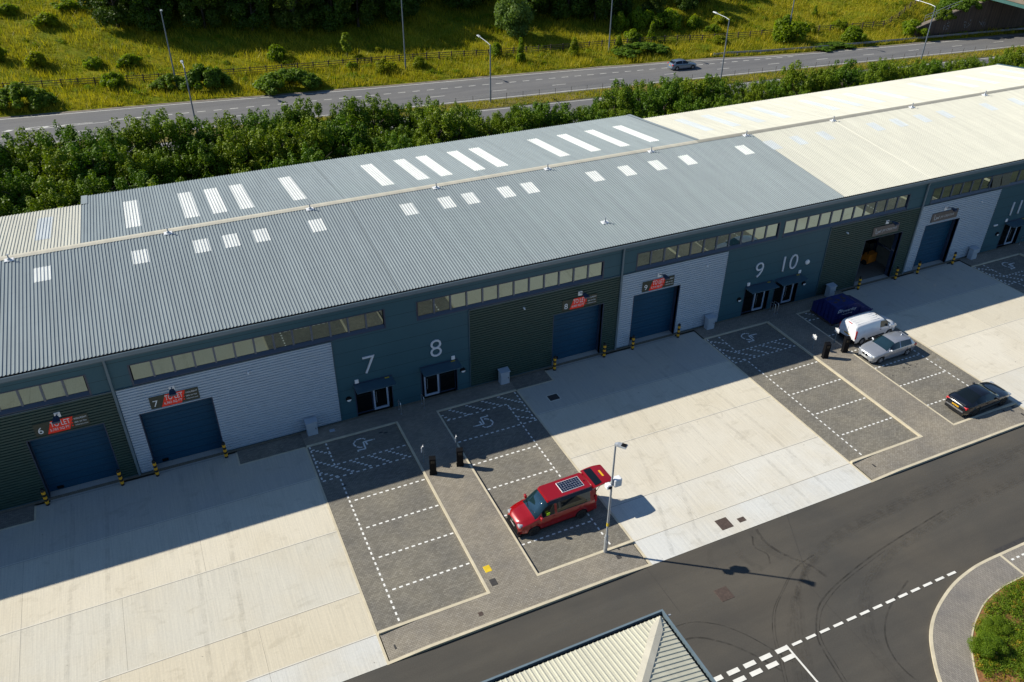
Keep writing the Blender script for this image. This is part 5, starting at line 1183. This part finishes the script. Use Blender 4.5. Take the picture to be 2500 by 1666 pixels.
while x<290: hline(lambda q:Ny(q)+3.25,x,x+2.1,.15); x+=9.05
x=5.3
while x<98:
    hline(lambda q:Ny(q)+6.55-.012*max(0,q-60),x,x+1.05,.17); x+=2.05
hline(lambda q:Ny(q)+6.55-.0*q,-3.25,4.3,.24)
hline(lambda q:Ny(q)+5.9-.0*q+.02*(q+7),-12.5,-3.4,.14); hline(lambda q:Ny(q)+6.35+.045*(-7-q),-12.5,-5.2,.14)
for xa in (-8.7,-10.6,-12.6,-14.6,-16.6):
    y=Ny(xa)+5.9; hm.poly([(xa-.9,y+.1,Zh),(xa,y-.05,Zh),(xa+.55,y+.35,Zh),(xa-.1,y+.62,Zh)])
x=-100
while x<290: hline(lambda q:Ny(q)-8.4,x,x+2.1,.14); x+=9.05
struct(hm.build("highway_markings",'hw_paint'))
# bank
gx=np.arange(-70,210,2.0); gd=np.concatenate([np.arange(0.9,20,1.2),np.arange(20,90,4.0)])
hv_=[];hf=[]
for i,x in enumerate(gx):
    for j_,d in enumerate(gd):
        y=Fy(x)+d; z=float(terr(x,y))+.04+.12*math.sin(x*.7+y*.4)*min(1,d/6)+.1*math.sin(x*.23-y*.9)*min(1,d/6); hv_.append((x,y,z))
n2=len(gd)
for i in range(len(gx)-1):
    for j_ in range(n2-1): hf.append((i*n2+j_,(i+1)*n2+j_,(i+1)*n2+j_+1,i*n2+j_+1))
hl=MB(); hl.add(hv_,hf); struct(hl.build("hillside",'meadow',smooth=60))
# meadow grass: one stuff object of many blades
def blades(n,xr,dr,hmin,hmax,name,m,seed,wide=.05,yfun=Fy,zfun=None):
    r_=np.random.default_rng(seed); x=r_.uniform(*xr,n); d=r_.uniform(0,1,n)**1.15*(dr[1]-dr[0])+dr[0]; y=np.interp(x,FXs,FYs)+d if yfun is Fy else yfun(x,d)
    z=(terr(x,y) if zfun is None else zfun(x,y))
    cl=np.sin(x*.53+np.sin(y*.41)*2)*np.sin(y*.63+x*.21)+.6*np.sin(x*1.9+y*1.3)
    h=r_.uniform(hmin,hmax,n)*(1+.25*cl); a=r_.uniform(0,2*np.pi,n); w_=wide*(.6+.8*r_.random(n)); lean=r_.normal(0,.35,(n,2))*h[:,None]
    ca,sa=np.cos(a)*w_,np.sin(a)*w_
    P0=np.stack([x-ca,y-sa,z],1); P1=np.stack([x+ca,y+sa,z],1); P2_=np.stack([x+lean[:,0],y+lean[:,1],z+h],1)
    co=np.stack([P0,P1,P2_],1).reshape(-1,3)
    me=bpy.data.meshes.new(name); me.vertices.add(3*n); me.vertices.foreach_set("co",co.ravel()); me.loops.add(3*n); me.loops.foreach_set("vertex_index",np.arange(3*n,dtype=np.int32)); me.polygons.add(n); me.polygons.foreach_set("loop_start",np.arange(0,3*n,3,dtype=np.int32)); me.update()
    at=me.attributes.new("tone",'FLOAT','FACE'); at.data.foreach_set("value",np.clip(.5+.32*cl+r_.normal(0,.22,n),0,1).astype(np.float32))
    me.materials.append(M[m]); o=bpy.data.objects.new(name,me); COL.objects.link(o); return o
tag(blades(210000,(-48,165),(1.2,42),.30,.95,"meadow_grass",'blade',3,.05),kind="stuff")
tag(blades(9000,(20,140),(0,2.9),.12,.40,"reservation_grass",'blade',5,.05,yfun=lambda x,d:Ny(x)-3.9+d,zfun=lambda x,y:0.05+0*x),kind="stuff")
# post and rail fence along the bank
FN=[(-30,88.4),(-20,86.8),(-8.3,85.1),(2.1,83.4),(14.1,81.7),(27.5,80.3),(42.3,78.9),(51.9,77.3),(64.2,75.9),(82.1,73.9),(88.3,72.1),(97.1,70.8),(106.4,70.2),(115.1,68.6),(122.7,66.6),(126.8,67.4),(130.4,68.6),(134.1,69.9),(138,71.5)]
t=thing("rail_fence","long dark timber post and rail fence along the bank above the highway","fence",(40,79,float(terr(40,79))))
po=[];acc=0
for (xa,ya),(xb,yb) in zip(FN[:-1],FN[1:]):
    d=math.hypot(xb-xa,yb-ya); nn=max(1,round(d/2.15))
    for k_ in range(nn): po.append((xa+(xb-xa)*k_/nn,ya+(yb-ya)*k_/nn))
po.append(FN[-1]); off=Vector((-40,-79,-float(terr(40,79))))
for (x,y) in po[4:90]:
    z=float(terr(x,y)); a=MB(); a.box(x-.08,x+.08,y-.06,y+.06,z-.1,z+1.12); o=a.build("post",'wood',t); o.matrix_parent_inverse=Matrix.Translation(off)
for h_ in (.36,.67,.98):
    a=MB()
    for (xa,ya),(xb,yb) in zip(po[4:-1],po[5:]):
        za,zb2=float(terr(xa,ya))+h_,float(terr(xb,yb))+h_
        a.add([(xa,ya-.06,za-.04),(xb,yb-.06,zb2-.04),(xb,yb-.06,zb2+.04),(xa,ya-.06,za+.04),(xa,ya-.10,za-.04),(xb,yb-.10,zb2-.04),(xb,yb-.10,zb2+.04),(xa,ya-.10,za+.04)],[(0,1,2,3),(7,6,5,4),(3,2,6,7),(0,4,5,1)])
    o=a.build("rail",'wood',t); o.matrix_parent_inverse=Matrix.Translation(off)
# crash barrier
t=thing("crash_barrier","grey steel crash barrier along the far edge of the highway by the bridge","barrier",(86.5,Fy(86.5)+1.6,0.03))
bx=list(np.arange(86.5,175,2.0)); off=Vector((-86.5,-(Fy(86.5)+1.6),-.03))
a=MB()
pr_=[(0,.40),(-.05,.46),(-.05,.52),(0,.57),(-.05,.62),(-.05,.68),(0,.74),(.03,.57)]
by=lambda x:Fy(x)+1.65
v=[(x,by(x)+q,zz-(max(0,(88.5-x))*.08)) for x in bx for q,zz in pr_]; nq=len(pr_)
a.add(v,[(i*nq+k_,(i+1)*nq+k_,(i+1)*nq+(k_+1)%nq,i*nq+(k_+1)%nq) for i in range(len(bx)-1) for k_ in range(nq)]); o=a.build("rail",'barrier',t); o.matrix_parent_inverse=Matrix.Translation(off)
for x in bx[::2]:
    a=MB(); a.box(x-.05,x+.05,by(x)+.04,by(x)+.12,0,.70); o=a.build("post",'barrier',t); o.matrix_parent_inverse=Matrix.Translation(off)
a=MB(); a.box(85.9,86.05,by(86)-.12,by(86)+.12,0,.62); o=a.build("end_marker",'yellow',t); o.matrix_parent_inverse=Matrix.Translation(off)
# bridge at the top right corner: abutment with sloping wing wall, beam and parapet
t=thing("road_bridge","road bridge with a dark brick abutment and green beam in the top right corner","bridge",(140,61,0)); off=Vector((-140,-61,0))
a=MB(); wy=lambda x: 61.1-.085*(x-129)
pts=[(125.0,wy(125),0.0),(185,wy(185),0.0),(185,wy(185),6.0),(141,wy(141),6.0),(133.2,wy(133.2),4.3),(127.5,wy(127.5),2.7),(125.0,wy(125),2.0)]
n_=len(pts); a.add(pts+[(x,y+.7,z) for x,y,z in pts],[tuple(range(n_)),tuple(range(2*n_-1,n_-1,-1))]+[(k_,n_+k_,n_+(k_+1)%n_,(k_+1)%n_) for k_ in range(n_)]); o=a.build("abutment",'brickwall',t); o.matrix_parent_inverse=Matrix.Translation(off)
a=MB()
for q in range(3,6):
    p0=pts[q];p1=pts[q+1]; a.add([(p0[0],p0[1]-.10,p0[2]+.003),(p1[0],p1[1]-.10,p1[2]+.003),(p1[0],p1[1]+.8,p1[2]+.003),(p0[0],p0[1]+.8,p0[2]+.003),(p0[0],p0[1]-.10,p0[2]+.16),(p1[0],p1[1]-.10,p1[2]+.16),(p1[0],p1[1]+.8,p1[2]+.16),(p0[0],p0[1]+.8,p0[2]+.16)],[(4,5,6,7),(0,1,5,4),(3,7,6,2)])
o=a.build("coping",'stone',t); o.matrix_parent_inverse=Matrix.Translation(off)
dx=lambda y:138.6+.14*(y-56)
a=MB(); 
for z0,z1,w0 in ((5.9,6.5,0),):
    a.add([(dx(20),20,z0),(dx(61.5),61.5,z0),(dx(61.5)+.35,61.5,z0),(dx(20)+.35,20,z0),(dx(20),20,z1),(dx(61.5),61.5,z1),(dx(61.5)+.35,61.5,z1),(dx(20)+.35,20,z1)],[(0,1,2,3),(7,6,5,4),(0,4,5,1),(1,5,6,2),(2,6,7,3)])
o=a.build("edge_beam",'teal_steel',t); o.matrix_parent_inverse=Matrix.Translation(off)
a=MB(); a.add([(dx(20)-.1,20,6.503),(dx(70)-.1,70,6.503),(dx(70)+14,70,6.503),(dx(20)+14,20,6.503),(dx(20)-.1,20,7.7),(dx(70)-.1,70,7.7),(dx(70)+14,70,7.7),(dx(20)+14,20,7.7)],[(0,1,2,3),(7,6,5,4),(0,4,5,1),(1,5,6,2),(2,6,7,3)]); o=a.build("deck_parapet",'stone',t); o.matrix_parent_inverse=Matrix.Translation(off)
a=MB(); r_=random.Random(3)
for cx in (131.3,136.0,139.6):
    for k_ in range(14):
        x=cx+r_.uniform(-.75,.75); z=r_.uniform(1.3,2.5); y=wy(x)-.012; s_=r_.uniform(.1,.28); dx_=r_.uniform(-.3,.3)
        a.add([(x,y,z),(x+.10,y,z),(x+.10+dx_,y,z+s_),(x+dx_,y,z+s_)],[(0,1,2,3)])
o=a.build("graffiti",'graffiti',t); o.matrix_parent_inverse=Matrix.Translation(off)
t2=thing("hand_railing","thin grey hand railing on the wing wall of the bridge","railing",(129,wy(129),3)); off2=Vector((-129,-wy(129),-3))
a=MB(); q=[(126.8,2.9),(129,3.5),(131.5,4.3),(134,4.9)]
for h_ in (.55,1.0): a.tube([(x,wy(x)+.5,z+h_) for x,z in q],.04,6)
for x,z in q: a.tube([(x,wy(x)+.5,z-.2),(x,wy(x)+.5,z+1.0)],.035,6)
o=a.build("rails",'barrier',t2); o.matrix_parent_inverse=Matrix.Translation(off2)
# street lamps along the highway
def column(x,y,h,arm,label,m='pole_dark',plate_=False,tilt=0.25):
    z=float(terr(x,y)) if y>Fy(x) else .05
    t=thing("street_lamp",label,"street lamp",(x,y,z),group="street lamps along the highway")
    a=MB(); a.tube([(0,0,0),(0,0,1.6)],.115,10); a.tube([(0,0,1.6),(0,0,h)],[.10,.07],10); a.build("column",m,t,smooth=40)
    s_=1 if arm>0 else -1
    a=MB(); a.tube([(0,0,h-.03),(0,arm*.3,h+tilt*.5),(0,arm,h+tilt)],.05,8); a.build("arm",'galv',t,smooth=40)
    a=MB(); y0,y1=arm,arm+s_*.85; a.add([(-.14,y0,h+tilt-.05),(.14,y0,h+tilt-.05),(.17,y1,h+tilt+.03),(-.17,y1,h+tilt+.03),(-.10,y0,h+tilt+.10),(.10,y0,h+tilt+.10),(.12,y1,h+tilt+.13),(-.12,y1,h+tilt+.13)],[(0,1,2,3),(7,6,5,4),(0,4,5,1),(1,5,6,2),(2,6,7,3),(3,7,4,0)]); a.build("lamp_head",'galv',t)
    if plate_:
        a=MB(); a.lathe([(.38,-.16),(.38,-.13)],(-.02,0,2.55),'y',20); p_=a.build("speed_sign",'white',t)
        a=MB(); a.add([(-.28,-.163,2.33),(-.20,-.163,2.27),(.24,-.163,2.77),(.16,-.163,2.83)],[(0,1,2,3)]); a.build("black_stripe",'black',p_)
        a=MB(); a.box(-.10,.10,-.15,-.11,1.75,2.0); a.build("yellow_plate",'yellow',t)
    return t
column(6.39,61.92,7.8,1.5,"street lamp behind the hedge at the left end of the highway","pole_dark",tilt=.2)
column(44.09,58.52,7.6,3.4,"street lamp with a long arm above the hedge in the middle of the highway"); column(79.6,55.06,8.5,2.9,"street lamp with a long arm just right of the moving car"); column(116.4,51.8,8.0,3.2,"street lamp with a long arm nearest the bridge")
column(6.05,79.9,10.2,-.7,"tall slim street lamp on the grass bank at the left"); column(38.0,76.2,10.2,-.7,"tall slim street lamp on the bank, its top beyond the frame, near two round shrubs"); column(70.9,72.9,10.2,-.7,"tall slim street lamp on the bank left of the moving car"); column(102.3,67.5,10.2,-.7,"tall slim street lamp with a white round speed sign on the bank",plate_=True)
# wire fence posts along the reservation
t=thing("wire_fence","thin post and wire fence along the central reservation","fence",(60,Ny(60)-.75,.05)); off=Vector((-60,-(Ny(60)-.75),-.05))
wx=list(np.arange(30,131,2.4)); a=MB()
for x in wx: a.tube([(x,Ny(x)-.75,0),(x,Ny(x)-.75,.85)],.03,5)
o=a.build("posts",'wood',t); o.matrix_parent_inverse=Matrix.Translation(off)
a=MB(); a.tube([(x,Ny(x)-.75,.80) for x in wx],.012,4); a.tube([(x,Ny(x)-.75,.45) for x in wx],.012,4); o=a.build("wires",'galv',t); o.matrix_parent_inverse=Matrix.Translation(off)
# ------------------------------------------------------------------ vegetation
def leaf_mesh(name, lobes, n, size, m, seed, shell=(.72,1.06), up=.35, shape='quad'):
    """leaf clumps on the shells of many lobes (cx,cy,cz,rx,ry,rz)"""
    r_=np.random.default_rng(seed); lb=np.array(lobes,float); vol=(lb[:,3]*lb[:,4]+lb[:,4]*lb[:,5]+lb[:,3]*lb[:,5]); pk=r_.choice(len(lb),n,p=vol/vol.sum())
    d=r_.normal(size=(n,3)); d/=np.linalg.norm(d,axis=1)[:,None]; rad=r_.uniform(*shell,n)
    c=lb[pk,:3]+d*lb[pk,3:6]*rad[:,None]
    nr=d*1.0+r_.normal(0,.55,(n,3))+np.array([0,0,up]); nr/=np.linalg.norm(nr,axis=1)[:,None]
    a=np.cross(nr,r_.normal(size=(n,3))); a/=np.linalg.norm(a,axis=1)[:,None]; b_=np.cross(nr,a)
    s_=size*(.6+.8*r_.random(n))[:,None]; bend=nr*s_*.18
    q=np.stack([c-a*s_-bend,c+b_*s_*.62,c+a*s_-bend,c-b_*s_*.62],1).reshape(-1,3)
    me=bpy.data.meshes.new(name); me.vertices.add(4*n); me.vertices.foreach_set("co",q.ravel()); me.loops.add(4*n); me.loops.foreach_set("vertex_index",np.arange(4*n,dtype=np.int32)); me.polygons.add(n); me.polygons.foreach_set("loop_start",np.arange(0,4*n,4,dtype=np.int32)); me.update()
    lt=r_.random(len(lb)); tone=np.clip(.5*lt[pk]+.5*r_.random(n),0,1)
    at=me.attributes.new("tone",'FLOAT','FACE'); at.data.foreach_set("value",tone.astype(np.float32)); me.materials.append(M[m]); return me
def crown_lobes(R0,Hh,z0,n,r_,rl=(.8,1.4),spike=False):
    out=[]
    for k_ in range(n):
        u_=r_.random(); z=z0+Hh*u_; prof=math.sin(math.pi*min(1,.18+.80*u_**.9))**.6 if not spike else (1-u_)**.8
        a=r_.uniform(0,6.283); rr=R0*prof*math.sqrt(r_.uniform(.15,1)); s_=r_.uniform(*rl)*(1.0-.35*u_)
        out.append((rr*math.cos(a),rr*math.sin(a),z,s_,s_,s_*r_.uniform(.75,1.1)))
    return out
def trunk_mesh(h,r0,seed,limbs=6):
    r_=random.Random(seed); mb=MB(); p=[(0,0,-.2)]; x=y=0
    for k_ in range(1,6): x+=r_.uniform(-.12,.12); y+=r_.uniform(-.12,.12); p.append((x,y,h*k_/5))
    mb.tube(p,[r0*(1-.8*k_/5) for k_ in range(6)],8)
    for k_ in range(limbs):
        a=r_.uniform(0,6.28); z=h*r_.uniform(.25,.75); b0=Vector((p[2][0],p[2][1],z)); l=h*r_.uniform(.25,.42); e=b0+Vector((math.cos(a)*l*.8,math.sin(a)*l*.8,l*.7)); mb.tube([b0,(b0+e)/2+Vector((0,0,l*.08)),e],[r0*.45,r0*.3,r0*.1],6)
    return mb
protos={}
def make_tree(key,name,cat,lobes,n,size,m,seed,h=None,r0=.16,shell=(.72,1.06),up=.35):
    t=thing(name,"",cat); me=leaf_mesh("crown",lobes,n,size,m,seed,shell,up); o=bpy.data.objects.new("crown",me); COL.objects.link(o); o.parent=t
    if h: trunk_mesh(h,r0,seed).build("trunk",'bark',t,smooth=50)
    protos[key]=[t,False]; return t
def plant(key,x,y,s,label,z=None,rz=None,group=None,sz=None):
    t,used=protos[key]; z=float(terr(x,y)) if z is None else z; rz=rnd.uniform(0,6.28) if rz is None else rz
    sc=(s,s,s*(sz or 1.0))
    if not used:
        t.location=(x,y,z); t.rotation_euler=(0,0,rz); t.scale=sc; t['label']=label
        if group: t['group']=group
        protos[key][1]=True; return t
    c=dup(t,(x,y,z),rz,label,group,sc)
    if not group and 'group' in c: del c['group']
    return c
r_=random.Random(21)
for k_ in range(6):
    lobes=crown_lobes(2.95,6.3,.5,135,r_,(.42,.86)); 
    for q in range(16): a=r_.uniform(0,6.28); rr=2.1*math.sqrt(r_.random()); lobes.append((rr*math.cos(a),rr*math.sin(a),7.5-.42*rr*rr*.6+r_.uniform(-.3,.5),.34,.34,.62))
    make_tree('syc%d'%k_,"broadleaf_tree","tree",lobes,21000,.10,'leaf',100+k_,7.0,.17)
make_tree('sap',"sapling","young tree",[(r_.gauss(0,.42)*(1-z/7)*1.3,r_.gauss(0,.42)*(1-z/7)*1.3,z,.30,.30,.42) for z in np.linspace(1.0,6.6,34)],1500,.13,'leaf_yellow',9,6.2,.06,up=.5)
for k_ in range(3):
    lobes=crown_lobes(.60,.85,.18,16,r_,(.24,.50))
    for q in range(3):
        a=r_.uniform(0,6.28); ox,oy=.55*math.cos(a),.55*math.sin(a)
        for _ in range(5): s_=r_.uniform(.16,.34); lobes.append((ox+r_.gauss(0,.22),oy+r_.gauss(0,.22),r_.uniform(.12,.75),s_,s_,s_*r_.uniform(.7,1.2)))
    make_tree('bush%d'%k_,"shrub","shrub",lobes,6000,.075,'leaf_bush',40+k_,.9,.04,shell=(.5,1.15))
for k_ in range(2): make_tree('cone%d'%k_,"conical_shrub","shrub",crown_lobes(.55,1.75,.15,26,r_,(.26,.42),True),3000,.085,'leaf_bush',60+k_,1.5,.04)
make_tree('pale',"willow_tree","tree",crown_lobes(.78,1.45,.35,44,r_,(.20,.40)),9000,.045,'leaf_pale',77,1.6,.035,up=.1)
make_tree('small',"young_tree","young tree",crown_lobes(.42,1.25,.65,18,r_,(.18,.30)),1600,.07,'leaf_yellow',79,1.5,.03)
for k_ in range(3):
    lobes=[]
    for q in range(60):
        a=r_.uniform(0,6.28); rr=math.sqrt(r_.random()); lobes.append((rr*math.cos(a),rr*.55*math.sin(a),.16+.62*(1-rr**1.6)*r_.uniform(.6,1),.17,.14,.15))
    make_tree('ivy%d'%k_,"bramble_mound","bramble",lobes,9000,.045,'leaf_ivy',90+k_,shell=(.6,1.05),up=.6)
for k_ in range(4):
    lobes=crown_lobes(3.3,9.0,1.0,110,r_,(.6,1.2)); make_tree('wood%d'%k_,"woodland_tree","tree",lobes,13000,.15,'leaf_wood',120+k_,8.5,.22)
# the belt of trees between the roofs and the highway
GB="trees of the belt between the units and the highway"
belt=[]
rows=[(27.4,.64,2.8),(31.4,.84,3.1),(36.2,.98,3.3),(40.8,1.04,2.9)]
for y0,s0,dx_ in rows:
    x=-34+r_.uniform(0,3)
    while x<136:
        y=y0-.030*max(0,x-20)*(y0-27)/12+r_.uniform(-.8,.8)
        s=.93*s0*r_.uniform(.80,1.12)*float(np.interp(x,[-40,-8,15,24,36,47,57,66,75,85,100,118,136],[1.1,1.16,1.13,1.06,.95,.92,1.06,.88,.98,.93,.78,.80,.85]))
        if y0>40: s*=float(np.interp(x,[-40,0,18,24,45,50,60,66,90,136],[.98,1.0,.98,.92,.75,.80,.84,.72,.80,.70]))
        belt.append((x,y,s)); x+=dx_*r_.uniform(.82,1.15)
for i,(x,y,s) in enumerate(belt):
    lab="bushy green tree in the dense belt behind the "+("left cream and grey roofs" if x<8 else "grey roof" if x<44 else "cream roof")
    o=plant('syc%d'%(i%6),x,y,s,lab,0.0,group=GB+(" left" if x<8 else " middle" if x<44 else " right"))
plant('sap',-6.9,24.6,1.15,"pale green sapling sticking up behind the left cream roof",0.0,.4); plant('sap',-.1,25.2,1.28,"pale green sapling sticking up behind the left end of the grey roof",0.0,2.2); plant('sap',-9.6,25.0,.98,"short pale sapling at the left edge behind the cream roof",0.0,4.0); plant('sap',1.7,25.4,1.04,"small pale sapling right of the taller one behind the grey roof",0.0,1.0)
# shrubs on the bank (x, y, width, height, kind, label)
SH=[(-8.9,102.7,3.8,3.0,'bush0',"round bright shrub high on the bank near the left edge"),(-14,107.3,3.4,2.3,'bush1',"dark shrub at the top left corner"),(-6,107,4.0,2.2,'bush2',"wide shrub near the top, left of the wood"),(-15.8,94.8,2.6,3.2,'bush1',"dark shrub cut by the left edge halfway up the bank"),(-11,92.3,3.0,3.3,'bush0',"shrub with a dark shaded side left of centre on the lower left bank"),(-4,90.1,2.9,2.5,'bush2',"greyish shrub in the middle of the left bank"),(.8,89.3,3.8,2.7,'bush1',"broad shrub under the left edge of the wood"),(-1.7,82.6,3.2,3.3,'bush2',"bushy shrub growing over the left part of the fence"),
(21.0,85.3,3.2,3.5,'bush0',"shrub on the bank left of a thin young tree"),(13.8,86.1,1.4,.9,'bush1',"low small shrub alone in the grass above the bramble mound"),(34.8,76.5,3.3,2.8,'bush2',"round dark shrub left of the tall lamp by the fence"),(40.2,76.5,2.5,2.5,'bush0',"round dark shrub right of the tall lamp by the fence"),(36.1,83.7,1.5,1.2,'bush1',"small shrub in the grass above two round shrubs"),(30.3,78.4,1.8,2.0,'bush2',"light shrub by the fence left of the round shrubs"),(52.9,76.9,2.6,3.1,'bush1',"shrub on the fence right of the long armed lamp"),(55.7,73.6,2.4,4.1,'cone0',"narrow conical shrub in front of the fence"),(64.9,73.4,2.6,3.1,'cone1',"conical dark shrub at the end of the visible fence rails"),
(72.4,72.5,2.4,2.9,'cone0',"small conical shrub right of the slim lamp"),(76.8,75.5,3.0,3.2,'bush0',"light shrub in front of the wood's right part"),(80,74.7,2.3,3.6,'cone1',"pointed shrub beside the ivy patch above the moving car"),(77.1,80.2,3.0,4.8,'bush1',"tall light shrub at the wood's edge behind the slim lamp"),(80.9,80.4,4.6,5.2,'bush2',"big rounded grey green tree shrub at the wood's edge"),(85.7,78.3,5.0,5.2,'bush0',"big rounded yellow green shrub at the wood's edge"),(90.0,77.3,2.6,3.2,'bush1',"shrub at the right end of the wood"),
(102.2,67.9,6.0,6.0,'bush2',"large dark shrub behind the lamp with the speed sign"),(90.5,77.8,2.8,3.4,'bush0',"slim light shrub at the wood's right corner"),(92.2,74.5,2.8,2.3,'bush1',"low shrub behind the arm of the lamp by the moving car"),(90.4,70.4,3.2,2.0,'bush0',"shrub spilling over the fence beside the lamp by the moving car"),(95.7,77.3,3.1,3.1,'bush2',"dark shrub left of the large one with the speed sign"),(114.9,75.4,1.7,2.0,'cone0',"small dark shrub alone on the right bank"),(108.8,69.1,2.4,2.6,'bush1',"shrub on the fence right of the large dark one"),(114.9,69.3,3.0,2.4,'bush2',"shrub on the fence left of the bridge bank"),(113.3,64.1,4.6,3.9,'bush0',"shrub behind the crash barrier"),(126.0,62.9,5.7,3.9,'bush1',"broad dark shrub at the foot of the bridge's wing wall")]
for x,y,w_,h_,k_,l in SH: plant(k_,x,y,w_/2.0,l,sz=(h_/ (1.75 if k_[0]=='b' else 2.25))/(w_/2.0))
plant('pale',58.7,82.9,3.5,"large pale willow-like tree standing alone in front of the wood",sz=1.12)
plant('small',31.2,83.3,1.9,"thin young tree with a bare trunk above the fence"); 
for x,y,z_,w_,h_,l in ((131.0,61.6,2.9,5,2.2,"ivy over the lower end of the bridge's wing wall"),(135.5,61.0,4.2,6,2.4,"ivy hanging over the middle of the bridge's sloping wing wall"),(141.5,60.6,5.2,7,2.6,"dense ivy under the bridge beam")):
    plant('ivy%d'%r_.randrange(3),x,y,w_/2.2,l,z=z_,rz=R(-5),sz=(h_/.95)/(w_/2.2))
for x,y,w_,h_,l in ((-13.2,80.0,9.0,3.6,"bramble mound at the left edge above the road"),(5.4,80.3,6.0,2.2,"low left part of a bramble mound against the fence by the left lamps"),(9.9,78.8,7.4,3.9,"tall dark bramble mound behind the left lamps"),(20.3,74.9,10.2,3.4,"long bramble mound close to the highway's edge"),(75.6,71.0,11,2.0,"low ivy patch on the bank left of the moving car"),(139,65.5,10,3.6,"ivy hanging over the bridge abutment"),(108,62.9,9,1.0,"weeds under the crash barrier")):
    plant('ivy%d'%r_.randrange(3),x,y,w_/2.2,l,rz=R(-6),sz=(h_/.95)/(w_/2.2))
sc=[]
r3=np.random.default_rng(31)
for k_ in range(230):
    x=r3.uniform(-45,150); d=2.5+32*r3.random()**1.3; y=float(np.interp(x,FXs,FYs))+d; z=float(terr(x,y)); w_=r3.uniform(.3,1.3)
    for q in range(int(4+8*w_)): s_=r3.uniform(.15,.38); sc.append((x+r3.normal(0,w_*.6),y+r3.normal(0,w_*.35),z+r3.uniform(.05,.15+.4*w_),s_,s_,s_*.8))
me=leaf_mesh("rough_scrub",sc,70000,.075,'leaf_bush',17,(.4,1.15),.6); o=bpy.data.objects.new("rough_scrub",me); COL.objects.link(o); tag(o,kind="stuff")
# the dark wood along the top
GW="trees of the dark wood along the top edge"
wb=[(-.2,98.2),(5.4,96.6),(11.9,94.9),(18.6,93.4),(25.4,91.6),(31,90.6),(36,90.3),(42,90.3),(48,88.8),(53,87.6),(57,87.2),(64,85.8),(69.5,84.6),(74.4,83.4),(80,83.6),(86,82),(92.1,82),(97,82.5),(102,85.5)]
q=0
for row in range(3):
    for i,(x,y) in enumerate(wb):
        xx=x+r_.uniform(-1,1)+row*2.2*(1 if i%2 else -1)*.4; yy=y+1.6+row*5.2+r_.uniform(-.7,.7)
        if row==0 and 56<x<62: continue
        t_=(58.7-xx)*.823+(yy-82.9)*.568; c_=abs((58.7-xx)*.568-(yy-82.9)*.823)
        if 0<t_<13 and c_<5: continue
        plant('wood%d'%(q%4),xx,yy,(.95 if x<76 else .62)*r_.uniform(.9,1.12)*(1+.1*row),"dark green tree in the shaded wood along the top edge",group=GW); q+=1
# planting bed on the island
def in_bed(x,y): return (x>28.9) and (y< np.interp(x,[p_[0] for p_ in INN[1:-1]][::-1],[p_[1] for p_ in INN[1:-1]][::-1])-.10)
r2=np.random.default_rng(8); lob=[];lob2=[]
while len(lob)<4200:
    x=r2.uniform(28.8,41); y=r2.uniform(-37,-28)
    if not in_bed(x,y): continue
    dens=.5+.5*math.sin(x*.9+1.3)*math.sin(y*.8)+.35*math.sin(x*2.3+y*1.7)
    edge=min(1,(x-29.2)/1.5)
    if y<-30.9-.55*(x-30) and x<33.5 and r2.random()<.80: continue
    if dens+r2.uniform(-.5,.5)<-.6: continue
    lob.append((x,y,.16+.18*r2.random(),.24,.24,.16))
me=leaf_mesh("ground_cover",lob,150000,.030,'cover',5,(.3,1.05),.7); o=bpy.data.objects.new("ground_cover",me); COL.objects.link(o); tag(o,kind="stuff")
lob2=[(l[0]+r2.normal(0,.15),l[1]+r2.normal(0,.15),l[2]+.05,.15,.15,.1) for l in lob[::14]]
while len(lob2)<520:
    x=r2.uniform(29.6,34.5); y=r2.uniform(-36,-30.5)
    if in_bed(x,y): lob2.append((x,y,.10+.1*r2.random(),.16,.16,.08))
lob3=[(r2.uniform(41,80),r2.uniform(-50,-28.6),.3,.6,.6,.35) for _ in range(700)]
me=leaf_mesh("bed_shrubbery",lob3,14000,.16,'cover',15,(.3,1.05),.7); o=bpy.data.objects.new("bed_shrubbery",me); COL.objects.link(o); tag(o,kind="stuff")
me=leaf_mesh("yellowing_ground_cover",lob2,12000,.035,'cover_y',6,(.3,1.05),.7); o=bpy.data.objects.new("yellowing_ground_cover",me); COL.objects.link(o); tag(o,kind="stuff")
make_tree('ball',"clipped_shrub","shrub",crown_lobes(.55,.42,.2,34,r_,(.20,.30)),22000,.016,'cover',200,.5,.03)
plant('ball',31.95,-30.55,1.35,"rounded shrub at the near edge of the planting bed",.11); plant('ball',33.4,-29.6,1.1,"low rounded shrub on the upper part of the planting bed",.11,sz=.7)
